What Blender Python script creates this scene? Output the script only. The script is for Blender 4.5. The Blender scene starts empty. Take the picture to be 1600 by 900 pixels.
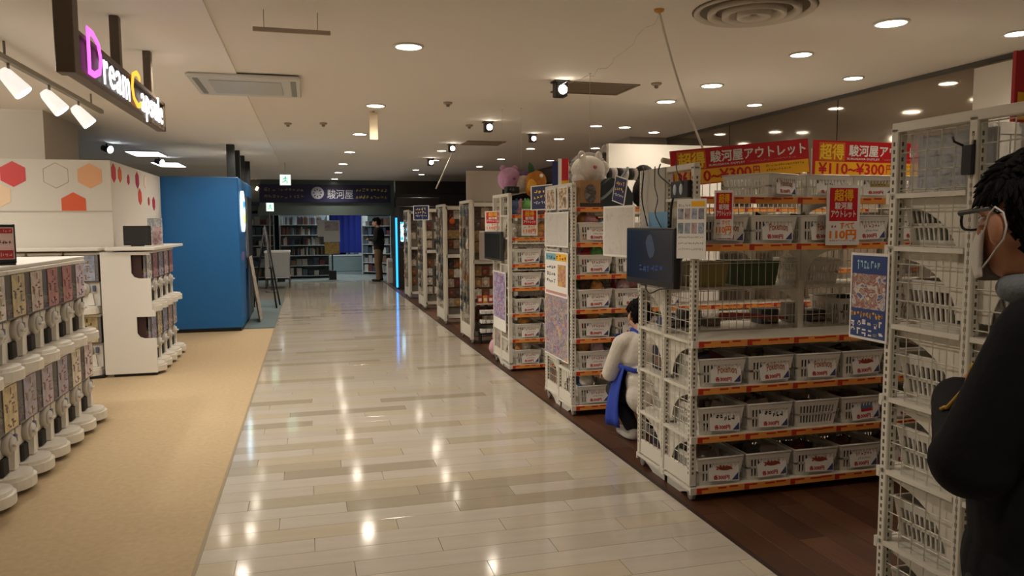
import bpy, bmesh, math, random
from mathutils import Vector, Matrix
import numpy as np
random.seed(7)
S = bpy.context.scene
COL = S.collection
PI = math.pi

# ---------------------------------------------------------------- camera
F_PX, VPX, VPY, ROLL, CAM_H = 1176.0, 482.0, 353.0, math.radians(1.57), 1.5
_Y = Vector(((VPX-800)/F_PX, (450-VPY)/F_PX, -1)).normalized()
_u = Vector((-math.sin(ROLL), math.cos(ROLL), 0))
_Z = (_u - _Y*_u.dot(_Y)).normalized()
_X = _Y.cross(_Z)
cam = bpy.data.objects.new('camera', bpy.data.cameras.new('camera'))
COL.objects.link(cam)
M4 = Matrix((_X, _Y, _Z)).to_4x4()
M4.translation = (0, 0, CAM_H)
cam.matrix_world = M4
cam.data.sensor_width = 36; cam.data.lens = F_PX/1600*36
cam.data.clip_start = 0.05; cam.data.clip_end = 200
S.camera = cam

# ---------------------------------------------------------------- world, exposure
w = bpy.data.worlds.new('world'); S.world = w; w.use_nodes = True
w.node_tree.nodes['Background'].inputs[0].default_value = (0.75, 0.68, 0.58, 1)
w.node_tree.nodes['Background'].inputs[1].default_value = 0.12
S.view_settings.view_transform = 'Standard'
S.view_settings.look = 'None'
S.view_settings.gamma = 1
S.view_settings.use_curve_mapping = False
S.view_settings.exposure = 0.62
CEIL = 2.70
LAMP_W, LENS_E = 36.0, 17.0          # downlight power, lens glow

# ---------------------------------------------------------------- helpers
def lin(c):
    if isinstance(c, str):
        c = c.lstrip('#'); c = [int(c[i:i+2], 16)/255 for i in (0, 2, 4)]
    return tuple(x/12.92 if x <= .04045 else ((x+.055)/1.055)**2.4 for x in c) + (1,)
MATS = {}
def mat(name, col, rough=.5, metal=0, emit=0, alpha=1, trans=0, spec=.5, coat=0, bump=0, bscale=200, var=0, vscale=8):
    if name in MATS: return MATS[name]
    m = bpy.data.materials.new(name); m.use_nodes = True; MATS[name] = m
    nt = m.node_tree; b = nt.nodes['Principled BSDF']; c = lin(col)
    b.inputs['Base Color'].default_value = c
    b.inputs['Roughness'].default_value = rough; b.inputs['Metallic'].default_value = metal
    b.inputs['Specular IOR Level'].default_value = spec
    b.inputs['Coat Weight'].default_value = coat
    b.inputs['Transmission Weight'].default_value = trans
    b.inputs['Alpha'].default_value = alpha
    if emit:
        b.inputs['Emission Color'].default_value = c; b.inputs['Emission Strength'].default_value = emit
    if var or bump:
        tc = nt.nodes.new('ShaderNodeTexCoord'); n = nt.nodes.new('ShaderNodeTexNoise')
        nt.links.new(tc.outputs['Object'], n.inputs['Vector'])
        n.inputs['Scale'].default_value = vscale; n.inputs['Detail'].default_value = 4
        if var:
            r = nt.nodes.new('ShaderNodeValToRGB')
            r.color_ramp.elements[0].position = .3; r.color_ramp.elements[1].position = .7
            r.color_ramp.elements[0].color = tuple(x*(1-var) for x in c[:3])+(1,)
            r.color_ramp.elements[1].color = tuple(min(1, x*(1+var)) for x in c[:3])+(1,)
            nt.links.new(n.outputs['Fac'], r.inputs['Fac']); nt.links.new(r.outputs['Color'], b.inputs['Base Color'])
        if bump:
            n2 = nt.nodes.new('ShaderNodeTexNoise'); n2.inputs['Scale'].default_value = bscale
            nt.links.new(tc.outputs['Object'], n2.inputs['Vector'])
            bp = nt.nodes.new('ShaderNodeBump'); bp.inputs['Strength'].default_value = bump
            bp.inputs['Distance'].default_value = .01
            nt.links.new(n2.outputs['Fac'], bp.inputs['Height']); nt.links.new(bp.outputs['Normal'], b.inputs['Normal'])
    return m
def mat_random(name, cols, rough=.5, island=False, spec=.5, stretch=None, amt=.12, trans=0):
    """one of several colours for each object (or each loose piece), plus a little grain"""
    if name in MATS: return MATS[name]
    m = bpy.data.materials.new(name); m.use_nodes = True; MATS[name] = m
    nt = m.node_tree; b = nt.nodes['Principled BSDF']
    b.inputs['Roughness'].default_value = rough; b.inputs['Specular IOR Level'].default_value = spec
    r = nt.nodes.new('ShaderNodeValToRGB'); r.color_ramp.interpolation = 'CONSTANT'
    el = r.color_ramp.elements
    while len(el) < len(cols): el.new(1)
    for i, c in enumerate(cols):
        el[i].position = i/len(cols); el[i].color = lin(c)
    if island:
        g = nt.nodes.new('ShaderNodeNewGeometry'); nt.links.new(g.outputs['Random Per Island'], r.inputs['Fac'])
    else:
        g = nt.nodes.new('ShaderNodeObjectInfo'); nt.links.new(g.outputs['Random'], r.inputs['Fac'])
    tc = nt.nodes.new('ShaderNodeTexCoord'); mp = nt.nodes.new('ShaderNodeMapping')
    nt.links.new(tc.outputs['Object'], mp.inputs['Vector'])
    if stretch: mp.inputs['Scale'].default_value = stretch
    n = nt.nodes.new('ShaderNodeTexNoise'); n.inputs['Scale'].default_value = 6; n.inputs['Detail'].default_value = 5
    nt.links.new(mp.outputs['Vector'], n.inputs['Vector'])
    mx = nt.nodes.new('ShaderNodeMix'); mx.data_type = 'RGBA'; mx.blend_type = 'MULTIPLY'
    mx.inputs['Factor'].default_value = 1
    mr = nt.nodes.new('ShaderNodeMapRange'); mr.inputs['From Min'].default_value = .3; mr.inputs['From Max'].default_value = .7
    mr.inputs['To Min'].default_value = 1-amt; mr.inputs['To Max'].default_value = 1+amt
    nt.links.new(n.outputs['Fac'], mr.inputs['Value'])
    nt.links.new(r.outputs['Color'], mx.inputs['A']); nt.links.new(mr.outputs['Result'], mx.inputs['B'])
    nt.links.new(mx.outputs['Result'], b.inputs['Base Color'])
    return m
def mat_picture(name, cols, scale=9, seed=0, rough=.45, emit=0):
    """flat print: a blurred patchwork of colours"""
    if name in MATS: return MATS[name]
    m = bpy.data.materials.new(name); m.use_nodes = True; MATS[name] = m
    nt = m.node_tree; b = nt.nodes['Principled BSDF']; b.inputs['Roughness'].default_value = rough
    tc = nt.nodes.new('ShaderNodeTexCoord'); mp = nt.nodes.new('ShaderNodeMapping')
    mp.inputs['Location'].default_value = (seed*3.1, seed*1.7, seed*.9)
    nt.links.new(tc.outputs['Object'], mp.inputs['Vector'])
    n = nt.nodes.new('ShaderNodeTexNoise'); n.inputs['Scale'].default_value = scale; n.inputs['Detail'].default_value = 3
    n.inputs['Distortion'].default_value = 1.2
    nt.links.new(mp.outputs['Vector'], n.inputs['Vector'])
    r = nt.nodes.new('ShaderNodeValToRGB'); el = r.color_ramp.elements
    while len(el) < len(cols): el.new(1)
    for i, c in enumerate(cols):
        el[i].position = .28+.44*i/(len(cols)-1); el[i].color = lin(c)
    nt.links.new(n.outputs['Fac'], r.inputs['Fac']); nt.links.new(r.outputs['Color'], b.inputs['Base Color'])
    if emit:
        nt.links.new(r.outputs['Color'], b.inputs['Emission Color']); b.inputs['Emission Strength'].default_value = emit
    return m

class MB:
    """collects simple solids and links them as one mesh object"""
    def __init__(s): s.v = []; s.f = []; s.m = []; s.sm = []
    def add(s, vs, fs, mi=0, smooth=False):
        o = len(s.v); s.v += [tuple(v) for v in vs]
        for f in fs: s.f.append([o+i for i in f]); s.m.append(mi); s.sm.append(smooth)
        return s
    def box(s, x0, x1, y0, y1, z0, z1, mi=0):
        return s.add([(x0,y0,z0),(x1,y0,z0),(x1,y1,z0),(x0,y1,z0),(x0,y0,z1),(x1,y0,z1),(x1,y1,z1),(x0,y1,z1)],
            [(0,3,2,1),(4,5,6,7),(0,1,5,4),(1,2,6,5),(2,3,7,6),(3,0,4,7)], mi)
    def rbox(s, x0, x1, y0, y1, z0, z1, b, mi=0):
        """box with its upright edges and rims chamfered"""
        def ring(i, z): return [(x0+b+i,y0+i,z),(x1-b-i,y0+i,z),(x1-i,y0+b+i,z),(x1-i,y1-b-i,z),(x1-b-i,y1-i,z),(x0+b+i,y1-i,z),(x0+i,y1-b-i,z),(x0+i,y0+b+i,z)]
        c = b*.5
        rs = [ring(c, z0), ring(0, z0+c), ring(0, z1-c), ring(c, z1)]
        vs = sum(rs, []); fs = [tuple(range(7,-1,-1)), tuple(range(24,32))]
        for k in range(3):
            for i in range(8): j = (i+1)%8; fs.append((k*8+i, k*8+j, k*8+8+j, k*8+8+i))
        return s.add(vs, fs, mi)
    def prism(s, pts, axis, a0, a1, mi=0):
        """polygon (u,v) pushed along an axis: x -> (a,u,v), y -> (u,a,v), z -> (u,v,a)"""
        n = len(pts)
        def P(u, v, a): return {'x': (a,u,v), 'y': (u,a,v), 'z': (u,v,a)}[axis]
        vs = [P(u,v,a0) for u,v in pts]+[P(u,v,a1) for u,v in pts]
        fs = [tuple(range(n-1,-1,-1)), tuple(range(n,2*n))]+[(i,(i+1)%n,n+(i+1)%n,n+i) for i in range(n)]
        return s.add(vs, fs, mi)
    def tube(s, pts, r, n=6, mi=0, caps=True, smooth=True):
        pts = [Vector(p) for p in pts]; rs = r if isinstance(r, (list, tuple)) else [r]*len(pts)
        vs = []; fs = []
        for i, p in enumerate(pts):
            d = (pts[min(i+1, len(pts)-1)]-pts[max(i-1, 0)]).normalized()
            a = Vector((0,0,1)) if abs(d.z) < .9 else Vector((1,0,0))
            u = d.cross(a).normalized(); v = d.cross(u)
            for k in range(n):
                t = 2*PI*k/n; vs.append(p+(u*math.cos(t)+v*math.sin(t))*rs[i])
        for i in range(len(pts)-1):
            for k in range(n): l = (k+1)%n; fs.append((i*n+k, i*n+l, i*n+n+l, i*n+n+k))
        if caps: fs.append(tuple(range(n-1,-1,-1))); fs.append(tuple(range(len(vs)-n, len(vs))))
        return s.add(vs, fs, mi, smooth)
    def lathe(s, prof, c=(0,0,0), n=16, mi=0, axis='z', smooth=True):
        vs = []; fs = []
        for r, h in prof:
            for k in range(n):
                t = 2*PI*k/n; a, b = r*math.cos(t), r*math.sin(t)
                p = {'z': (a,b,h), 'x': (h,a,b), 'y': (b,h,a)}[axis]
                vs.append((c[0]+p[0], c[1]+p[1], c[2]+p[2]))
        for i in range(len(prof)-1):
            for k in range(n): l = (k+1)%n; fs.append((i*n+k, i*n+l, i*n+n+l, i*n+n+k))
        fs.append(tuple(range(n-1,-1,-1))); fs.append(tuple(range(len(vs)-n, len(vs))))
        return s.add(vs, fs, mi, smooth)
    def ball(s, c, r, n=12, m=8, mi=0, rot=None):
        r = r if isinstance(r, (tuple, list)) else (r,)*3
        vs = [Vector((0,0,1))]; fs = []
        for i in range(1, m):
            for k in range(n):
                a, t = PI*i/m, 2*PI*k/n
                vs.append(Vector((math.sin(a)*math.cos(t), math.sin(a)*math.sin(t), math.cos(a))))
        vs.append(Vector((0,0,-1)))
        vs = [Vector((v.x*r[0], v.y*r[1], v.z*r[2])) for v in vs]
        if rot is not None: vs = [rot@v for v in vs]
        vs = [v+Vector(c) for v in vs]
        L = len(vs)-1
        for k in range(n):
            l = (k+1)%n; fs.append((0,1+k,1+l)); fs.append((L, L-n+l, L-n+k))
            for i in range(m-2): a = 1+i*n; fs.append((a+k, a+n+k, a+n+l, a+l))
        return s.add(vs, fs, mi, True)
    def mesh(s, name, mats):
        me = bpy.data.meshes.new(name); me.from_pydata(s.v, [], s.f)
        for m in (mats if isinstance(mats, (list, tuple)) else [mats]): me.materials.append(m)
        me.polygons.foreach_set('material_index', s.m); me.polygons.foreach_set('use_smooth', s.sm)
        me.update(); return me
    def build(s, name, mats, parent=None, loc=None):
        return link(name, s.mesh(name, mats), parent, loc)
def link(name, me, parent=None, loc=None, rz=0):
    o = bpy.data.objects.new(name, me); COL.objects.link(o)
    if parent is not None: o.parent = parent
    if loc is not None: o.location = loc
    if rz: o.rotation_euler = (0,0,rz)
    return o
def tag(o, label, cat, group=None, kind=None):
    o['label'] = label; o['category'] = cat
    if group: o['group'] = group
    if kind: o['kind'] = kind
    return o
def thing(name, label, cat, loc=(0,0,0), rz=0, group=None):
    o = bpy.data.objects.new(name, None); COL.objects.link(o)
    o.location = loc; o.rotation_euler = (0,0,rz); o.empty_display_size = .1
    return tag(o, label, cat, group)
def struct(o): o['kind'] = 'structure'; return o
def stuff(o): o['kind'] = 'stuff'; return o
KIDS = {}
def copy_tree(o, parent=None):
    c = o.copy(); COL.objects.link(c); c.parent = parent
    for ch in [x for x in KIDSOF(o)]: copy_tree(ch, c)
    return c
def KIDSOF(o): return list(o.children)
def dup(root, label, loc, rz=0, group=None, scale=None):
    c = copy_tree(root); c.location = loc; c.rotation_euler = (0,0,rz); c['label'] = label
    if group: c['group'] = group
    if scale: c.scale = scale
    return c

# lettering: the built-in font turned into a flat mesh that fits a w x h box, standing in the x-z plane, facing -y
_tc = {}
def text_mesh(body, w, h, m, bold=.015, depth=.0, key=None, fit=True, arch=0):
    k = (body, w, h, m.name, bold, depth, arch)
    if k in _tc: return _tc[k]
    cu = bpy.data.curves.new('lettering', 'FONT'); cu.body = body; cu.size = 1
    cu.extrude = depth; cu.resolution_u = 2
    o = bpy.data.objects.new('lettering_source', cu); COL.objects.link(o)
    dg = bpy.context.evaluated_depsgraph_get()
    me = bpy.data.meshes.new_from_object(o.evaluated_get(dg))
    bpy.data.objects.remove(o); bpy.data.curves.remove(cu)
    n = len(me.vertices); co = np.zeros(n*3); me.vertices.foreach_get('co', co); co = co.reshape(-1, 3)
    lo, hi = co.min(0), co.max(0); sz = np.maximum(hi-lo, 1e-6)
    sx, sy = w/sz[0], h/sz[1]
    if not fit: sx = sy = min(sx, sy)
    c = (lo+hi)/2
    out = np.zeros_like(co)
    out[:, 0] = (co[:, 0]-c[0])*sx; out[:, 2] = (co[:, 1]-c[1])*sy; out[:, 1] = -(co[:, 2]-(lo[2] if depth else 0))*(1 if depth else 0)
    if arch: out[:, 2] += arch*(1-(2*out[:, 0]/w)**2)
    me.vertices.foreach_set('co', out.ravel()); me.materials.clear(); me.materials.append(m)
    if bold > 0 and not depth:                       # heavier strokes: the same outline laid again a hair to each side
        fs = [tuple(p.vertices) for p in me.polygons]; vs = []; ff = []
        bx, bz = bold*sx*.9, bold*sy*.9
        for q, (dx, dz) in enumerate(((0, 0), (bx, 0), (-bx, 0), (0, bz), (0, -bz))):
            o_ = len(vs); vs += [(v[0]+dx, v[1]-.00001*q, v[2]+dz) for v in out]; ff += [tuple(i+o_ for i in f) for f in fs]
        bpy.data.meshes.remove(me); me = bpy.data.meshes.new('lettering'); me.from_pydata([tuple(v) for v in vs], [], ff); me.materials.append(m)
    me.name = 'lettering'; me.update(); _tc[k] = me
    return me
def text(body, w, h, m, parent, loc, rz=0, name='lettering', **kw):
    return link(name, text_mesh(body, w, h, m, **kw), parent, loc, rz)
def marks(mb, x0, x1, z0, z1, n, mi, seed=0, y=0):
    """a row of small strokes too blurred to read"""
    r = random.Random(seed); p = (x1-x0)/n; h = z1-z0
    for i in range(n):
        a = x0+i*p
        for k in range(r.randint(2, 3)):
            if r.random() < .5:
                u = a+p*r.uniform(.05, .6); zz = z0+h*r.uniform(0, .35)
                quad(mb, u, u+p*.22, zz, zz+h*r.uniform(.45, .65), y, mi)
            else:
                u = a+p*r.uniform(0, .2); zz = z0+h*r.uniform(.05, .8)
                quad(mb, u, u+p*r.uniform(.5, .7), zz, zz+h*.2, y, mi)
def quad(mb, x0, x1, z0, z1, y=0, mi=0):
    mb.add([(x0,y,z0),(x1,y,z0),(x1,y,z1),(x0,y,z1)], [(0,1,2,3)], mi)
def blob(parts, voxel, smooth=6, name='blob'):
    """overlapping capsules and ellipsoids fused into one continuous surface; returns the mesh"""
    mb = MB()
    for p in parts:
        if p[0] == 'c':
            _, a, b, ra, rb = p; a = Vector(a); b = Vector(b); d = b-a; L = max(d.length, 1e-5)
            pts = []; rs = []
            for t in (-1, -.92, -.75, -.45): pts.append(a+d/L*ra*t); rs.append(ra*math.sqrt(max(0, 1-t*t))+1e-4)
            for t in (0, .25, .5, .75, 1): pts.append(a+d*t); rs.append(ra+(rb-ra)*t)
            for t in (.45, .75, .92, 1): pts.append(b+d/L*rb*t); rs.append(rb*math.sqrt(max(0, 1-t*t))+1e-4)
            mb.tube(pts, rs, 14)
        else:
            mb.ball(p[1], p[2], 18, 12, rot=p[3] if len(p) > 3 else None)
    me = mb.mesh(name, MATS['_tmp'])
    o = bpy.data.objects.new('fuse', me); COL.objects.link(o)
    m = o.modifiers.new('r', 'REMESH'); m.mode = 'VOXEL'; m.voxel_size = voxel
    s = o.modifiers.new('s', 'SMOOTH'); s.factor = .5; s.iterations = smooth
    dg = bpy.context.evaluated_depsgraph_get()
    out = bpy.data.meshes.new_from_object(o.evaluated_get(dg)); bpy.data.objects.remove(o)
    out.polygons.foreach_set('use_smooth', [True]*len(out.polygons)); out.materials.clear()
    return out
mat('_tmp', '#808080')

# ---------------------------------------------------------------- shared materials
WHITE = mat('white_enamel', '#d8d3c6', .35)
WHITE2 = mat('white_plastic', '#e2ded4', .4)
OFFW = mat('white_wall', '#d6d0c4', .6, bump=.05)
CEILM = mat('ceiling_paint', '#eae3d9', .8, bump=.04, bscale=60)
CEILM2 = mat('ceiling_tone_pale', '#f4efe8', .8, bump=.04, bscale=60)
BLACK = mat('black_plastic', '#141416', .4)
DARK = mat('dark_metal', '#2a2a2b', .5)
GREYM = mat('grey_metal', '#77746e', .4, .6)
STEEL = mat('steel_wire', '#cfcabb', .35, .2)
LENS = mat('lamp_lens', '#fff1dc', .5, emit=LENS_E)
LENSC = mat('lamp_lens_cool', '#eaf4ff', .5, emit=LENS_E)
PAPER = mat('paper_white', '#e6e3dc', .6)
RED = mat('sale_red', '#c4141f', .5)
YEL = mat('sale_yellow', '#f2b41c', .5)
YELL = mat('sale_yellow_bright', '#ffd63a', .5)
ORNG = mat('sale_orange', '#ee7b1a', .5)
NAVY = mat('print_navy', '#1d2563', .5)
INK = mat('print_black', '#1a1a1c', .5)
GREYI = mat('print_grey', '#8d8a86', .5)
LETW = mat('print_white', '#ece9e2', .5)
RINK = mat('print_red', '#b3202c', .5)
BROWNI = mat('print_brown', '#7a4a25', .5)
GLASS = mat('clear_plastic', '#ffffff', .08, alpha=.18, spec=.6)
SLOTP = mat('post_slot', '#5d584e', .8)
SLOT = mat('slot_dark', '#26241f', .8)
# ================================================================ room
XW = 4.86                                    # glazed wall on the right
TX0, TX1 = -0.52, 1.90                       # tiled walkway
Y0R, Y1R = -5.0, 34.0
fl = struct(MB().box(TX0, TX1, Y0R, 20.6, -.06, -.010).build('floor', mat('grout', '#aea48f', .7)))
TILE_COLS = ['#b8afa1', '#b5ac9d', '#bab1a4', '#aaa08b', '#b7ad9b', '#b9b1a4', '#b4ab9e', '#a09683', '#b8ae9b', '#b7afa3', '#b5aa95', '#b9b1a3']
TILEM = mat_random('floor_tile_vinyl', TILE_COLS, .095, spec=.6, stretch=(.4, 3, 1), amt=.04)
TILEI = mat_random('floor_tile_vinyl_far', TILE_COLS, .095, island=True, spec=.55, stretch=(.4, 3, 1), amt=.04)
tile_me = {}
def tile_mesh(L, W):
    k = (round(L, 3), W)
    if k not in tile_me: tile_me[k] = MB().rbox(0, L-.002, 0, W-.002, -.010, 0, .0012).mesh('tile', TILEM)
    return tile_me[k]
PW, PL = .152, .914
far_tiles = MB(); n = 0; y = .6; row = 0; rt = random.Random(3)
while y < 20.6:
    off = [0, .34, .68, .17, .51][row % 5]; x = TX0
    xs = [TX0]; q = TX0+off
    while q < TX1-.02:
        if q > TX0+.05: xs.append(q)
        q += PL
    xs.append(TX1)
    for a, b in zip(xs, xs[1:]):
        if y > 2.2 and n < 300 or (n < 300 and y > 1.5):
            link('floor_tile', tile_mesh(b-a, PW), fl, (a, y, 0)); n += 1
        elif n >= 300: far_tiles.box(a, b-.002, y, y+PW-.002, -.010, 0)
        else: far_tiles.box(a, b-.002, y, y+PW-.002, -.010, 0)
    y += PW; row += 1
yb = .6
while yb > Y0R:
    yb -= PW; far_tiles.box(TX0, TX1, yb, yb+PW-.002, -.010, 0)
stuff(far_tiles.build('tile_rows', TILEI, fl))

CARPET = mat('carpet_beige', '#b59f7c', .95, bump=.5, bscale=500, var=.06, vscale=30)
struct(MB().box(-9, TX0, Y0R, 11.55, -.06, -.001).build('floor_carpet', CARPET))
struct(MB().box(-9, TX0, 11.55, 20.6, -.06, -.001).build('floor_carpet_dark', mat('carpet_dark', '#6f6a5e', .95, bump=.5, bscale=500, var=.08, vscale=30)))
struct(MB().box(-.98, TX0, 11.6, 15.9, 0, .006).build('floor_mat', mat('mat_grey', '#5c6b6c', .9, bump=.4, bscale=400)))
struct(MB().box(TX0-.008, TX0+.008, Y0R, 20.6, -.01, .002).build('trim_1', mat('edge_brown', '#8a7a5c', .5)))
fw = struct(MB().box(TX1, XW+.6, Y0R, 20.6, -.06, -.010).build('floor_wood', mat('wood_gap', '#1c110b', .8)))
WOOD_COLS = ['#54331f', '#4b2d1c', '#5a3822', '#432818', '#4f301e', '#5d3b25', '#482a1a', '#523322']
WOODM = mat_random('floor_plank_wood', WOOD_COLS, .42, stretch=(9, .6, 1), amt=.22)
WOODI = mat_random('floor_plank_wood_far', WOOD_COLS, .42, island=True, stretch=(9, .6, 1), amt=.22)
WW, WL = .148, 1.2
wood_me = MB().rbox(.0015, WW-.0015, .0015, WL-.0015, -.010, 0, .0015).mesh('plank', WOODM)
far_w = MB(); c = 0; x = TX1+.02
while x < XW+.5:
    y = Y0R+[0, .4, .8][c % 3]
    while y < 20.4:
        if x < 4.2 and .8 < y < 13.2 and x < 4.2-.09*max(0, y-4): link('floor_plank', wood_me, fw, (x, y, 0))
        else: far_w.box(x+.0015, x+WW-.0015, y+.0015, min(20.55, y+WL-.0015), -.010, 0)
        y += WL
    x += WW; c += 1
stuff(far_w.build('plank_rows', WOODI, fw))
struct(MB().box(TX1-.004, TX1+.02, Y0R, 20.6, -.01, .003).build('trim_2', mat('edge_dark', '#2a1c12', .5)))
struct(MB().box(-9, XW+3, 20.6, Y1R, -.06, -.001).build('floor_shop', mat('shop_floor', '#8f958f', .25, var=.06, vscale=3)))
struct(MB().box(-.6, 1.2, 20.5, 20.62, -.001, .008).build('trim_3', mat('threshold_metal', '#b9b9b4', .3, .8)))

# ceiling: two tones that meet over the edge of the walkway, paler on the left
struct(MB().box(-.51, 8, Y0R, Y1R, CEIL, CEIL+.1).build('ceiling', CEILM))
struct(MB().box(-9, -.51, Y0R, 15.8, CEIL-.012, CEIL+.1).build('ceiling_pale', CEILM2))
struct(MB().box(-9, -.51, 15.8, Y1R, CEIL, CEIL+.1).build('ceiling_far', CEILM))

# glazed wall on the right: dark mirror panels with thin joints
wr = struct(MB().box(XW+.012, XW+.1, Y0R, 20.6, 0, CEIL).build('wall_right', mat('wall_dark', '#2a2724', .8)))
MIRR = mat('dark_mirror_glass', '#9a8f82', .06, .9)
y = -1.42
while y < 20.4:
    b = min(y+1.9, 20.6)
    MB().box(XW, XW+.012, y+.006, b-.006, .10, CEIL-.03).build('glass_panel', MIRR, wr); y += 1.9
struct(MB().box(XW-.012, XW+.02, Y0R, 20.6, CEIL-.035, CEIL-.001).build('trim_4', mat('trim_grey', '#55524d', .5)))
struct(MB().box(XW-.05, XW+.01, 4.25, 4.62, 0, 2.64).build('pillar_cladding', OFFW))
struct(MB().box(4.3, XW, 9.7, 10.3, 0, CEIL).build('pillar_far_cladding', mat('pillar_grey', '#a8a299', .6)))
struct(MB().box(-9.1, -9, Y0R, Y1R, 0, CEIL).build('wall_left', mat('wall_far_left', '#8a8a84', .8)))
struct(MB().box(-9, 8, Y1R, Y1R+.1, 0, CEIL).build('wall_back', mat('wall_far', '#39424a', .8)))
struct(MB().box(XW+3, XW+3.1, 20.6, Y1R, 0, CEIL).build('wall_shop_side', mat('wall_far', '#39424a')))
struct(MB().box(2.3, XW+3, 20.6, 20.7, 0, CEIL).build('wall_shop_front', mat('wall_shop_front', '#4a4642', .7)))

# white partition with coloured hexagons, and the pillar that rises behind it
pw = struct(MB().box(-7, -1.95, 8.6, 11.3, 0, 2.18).build('partition_wall', OFFW))
MB().box(-7, -1.946, 8.594, 8.598, 1.655, 1.665).build('panel_joint', mat('joint_grey', '#b4aea3', .6), pw)
struct(MB().box(-4.4, -2.58, 8.75, 9.95, 2.18, CEIL).build('pillar_upper', mat('pillar_paint', '#c9c0b2', .6)))
HEXC = [('#cf2f2a', -2.83, 2.03), ('#e0a878', -2.14, 2.02), ('#e8cba6', -2.97, 1.82)]
def hexpts(r, half=False):
    p = [(r*math.sin(PI/3*k), r*math.cos(PI/3*k)) for k in range(6)]
    return p
for i, (c, x, z) in enumerate(HEXC):
    m = mat('hexagon_%d' % i, c, .5)
    MB().prism([(u, v) for u, v in hexpts(.128)], 'y', -.004, 0, 0).build('hexagon', m, pw, (x, 8.599, z))
h = hexpts(.128)
MB().prism([(0, .128), (.111, .064), (.111, -.06), (-.111, -.06), (-.111, .064)], 'y', -.004, 0).build('hexagon', mat('hexagon_org', '#d95a2b', .5), pw, (-2.30, 8.599, 1.725))
ho = MB()
for k in range(6):
    a, b = h[k], h[(k+1) % 6]; ho.tube([(a[0], 0, a[1]), (b[0], 0, b[1])], .0022, 4)
ho.build('hexagon_outline', mat('hexagon_line', '#b59c84', .5), pw, (-2.45, 8.599, 2.02))
for y, z, r, c in [(8.73, 2.06, .10, '#c02a33'), (9.0, 2.06, .085, '#d4602e'), (9.39, 2.03, .06, '#b22440'), (9.85, 2.05, .10, '#b01f45'), (9.97, 1.86, .10, '#d4482e'), (10.47, 1.82, .055, '#b03a50'), (10.79, 1.8, .09, '#b8263c'), (9.86, 1.97, .03, '#e4b9a6'), (10.3, 2.06, .08, '#e4d2c2')]:
    MB().prism([(u, v) for u, v in hexpts(r)], 'x', 0, .004).build('hexagon', mat('hexagon_s%s' % c[1:], c, .5), pw, (-1.949, y, z))

# ---------------------------------------------------------------- ceiling fittings
def spot_lamp(parent, loc, power, col=(1, .86, .68), size=150, blend=.9, aim=None):
    l = bpy.data.lights.new('lamp', 'SPOT'); l.energy = power; l.color = col
    l.spot_size = math.radians(size); l.spot_blend = blend; l.shadow_soft_size = .06
    o = bpy.data.objects.new('lamp', l); COL.objects.link(o); o.parent = parent; o.location = loc
    if aim: o.rotation_euler = Vector(aim).to_track_quat('-Z', 'Y').to_euler()
    return o
def downlight(r, lens):
    t = thing('downlight', '', 'ceiling light')
    MB().lathe([(r*1.22, 0), (r*1.22, -.008), (r*1.02, -.010), (r, -.002)], n=24).build('trim_ring', WHITE2, t)
    MB().lathe([(r*.99, -.003), (r*.97, -.007), (r*.5, -.0075)], n=24).build('lens', lens, t)
    return t
DL = downlight(.085, LENS); DLS = downlight(.07, LENS); DLC = downlight(.07, LENSC)
def put_light(x, y, label, group, src=DL, p=1.0, z=CEIL):
    o = dup(src, label, (x, y, z-.001), 0, group)
    spot_lamp(o, (0, 0, -.02), LAMP_W*p, (1, .88, .74) if src is not DLC else (.85, .95, 1))
    return o
ORD = ['nearest', 'second nearest', 'third nearest', 'fourth nearest', 'fifth nearest', 'sixth nearest', 'seventh nearest', 'eighth nearest', 'ninth nearest', 'tenth nearest', 'eleventh nearest', 'twelfth nearest']
for i, y in enumerate([5.17, 7.75, 10.17, 12.64, 15.1, 17.5, 19.9]):
    put_light(.68, y, ORD[i]+' round downlight in the row above the tiled walkway', 'downlights over the walkway', DL, 1.25)
for y in (2.7, .2, -2.3): put_light(.68, y, 'round downlight above the tiled walkway near the viewer', 'downlights over the walkway behind', DL, .9)
for i, y in enumerate([5.8, 7.52, 9.22, 10.55, 11.6, 13.0, 14.4]):
    put_light(-.87, y, ORD[i]+' small downlight in the row along the pale ceiling edge', 'downlights along the pale ceiling', DLS, 1.1)
for i, (x, y) in enumerate([(-1.2, 10.5), (-1.78, 12.75), (-2.05, 15.2), (-2.4, 14.3), (-1.3, 16.4), (-1.7, 13.4)]):
    put_light(x, y, ORD[i]+' downlight over the blue booth and its black posts', 'downlights over the blue booth', DLS, .6)
for i, y in enumerate([3.88, 4.74, 5.97, 6.84, 8.7, 10.1, 11.5, 13.4, 15.2]):
    put_light(3.41, y, ORD[i]+' downlight in the row over the middle of the racks', 'downlights over the racks', DL if i in (0, 2, 3) else DLS, .6)
for i, y in enumerate([3.89, 5.39, 6.82, 9.12, 11.2, 13.5]):
    put_light(4.38, y, ORD[i]+' downlight in the row beside the dark glass wall', 'downlights beside the glass wall', DLS, .5)
for i, (x, y) in enumerate([(2.1, 12.13), (2.29, 13.91), (2.27, 16.38), (2.6, 17.8), (3.8, 8.73)]):
    put_light(x, y, ORD[i]+' loose downlight above the far end of the rack row', 'downlights over the far racks', DLS, .7)
for y in (2.6, .5, -1.6): put_light(3.41, y, 'downlight over the racks near the viewer', 'downlights over the racks behind', DLS, .4)
for x, y in [(-3.0, 4.2), (-3.3, 7.3), (-2.6, 1.8), (-3.9, 5.4), (-4.3, 7.6)]:
    put_light(x, y, 'unseen downlight above the capsule machine area', 'downlights over the capsule machines', DLS, 1.2)  # out of view; those nearest the upper pillar are added to brighten it
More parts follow.
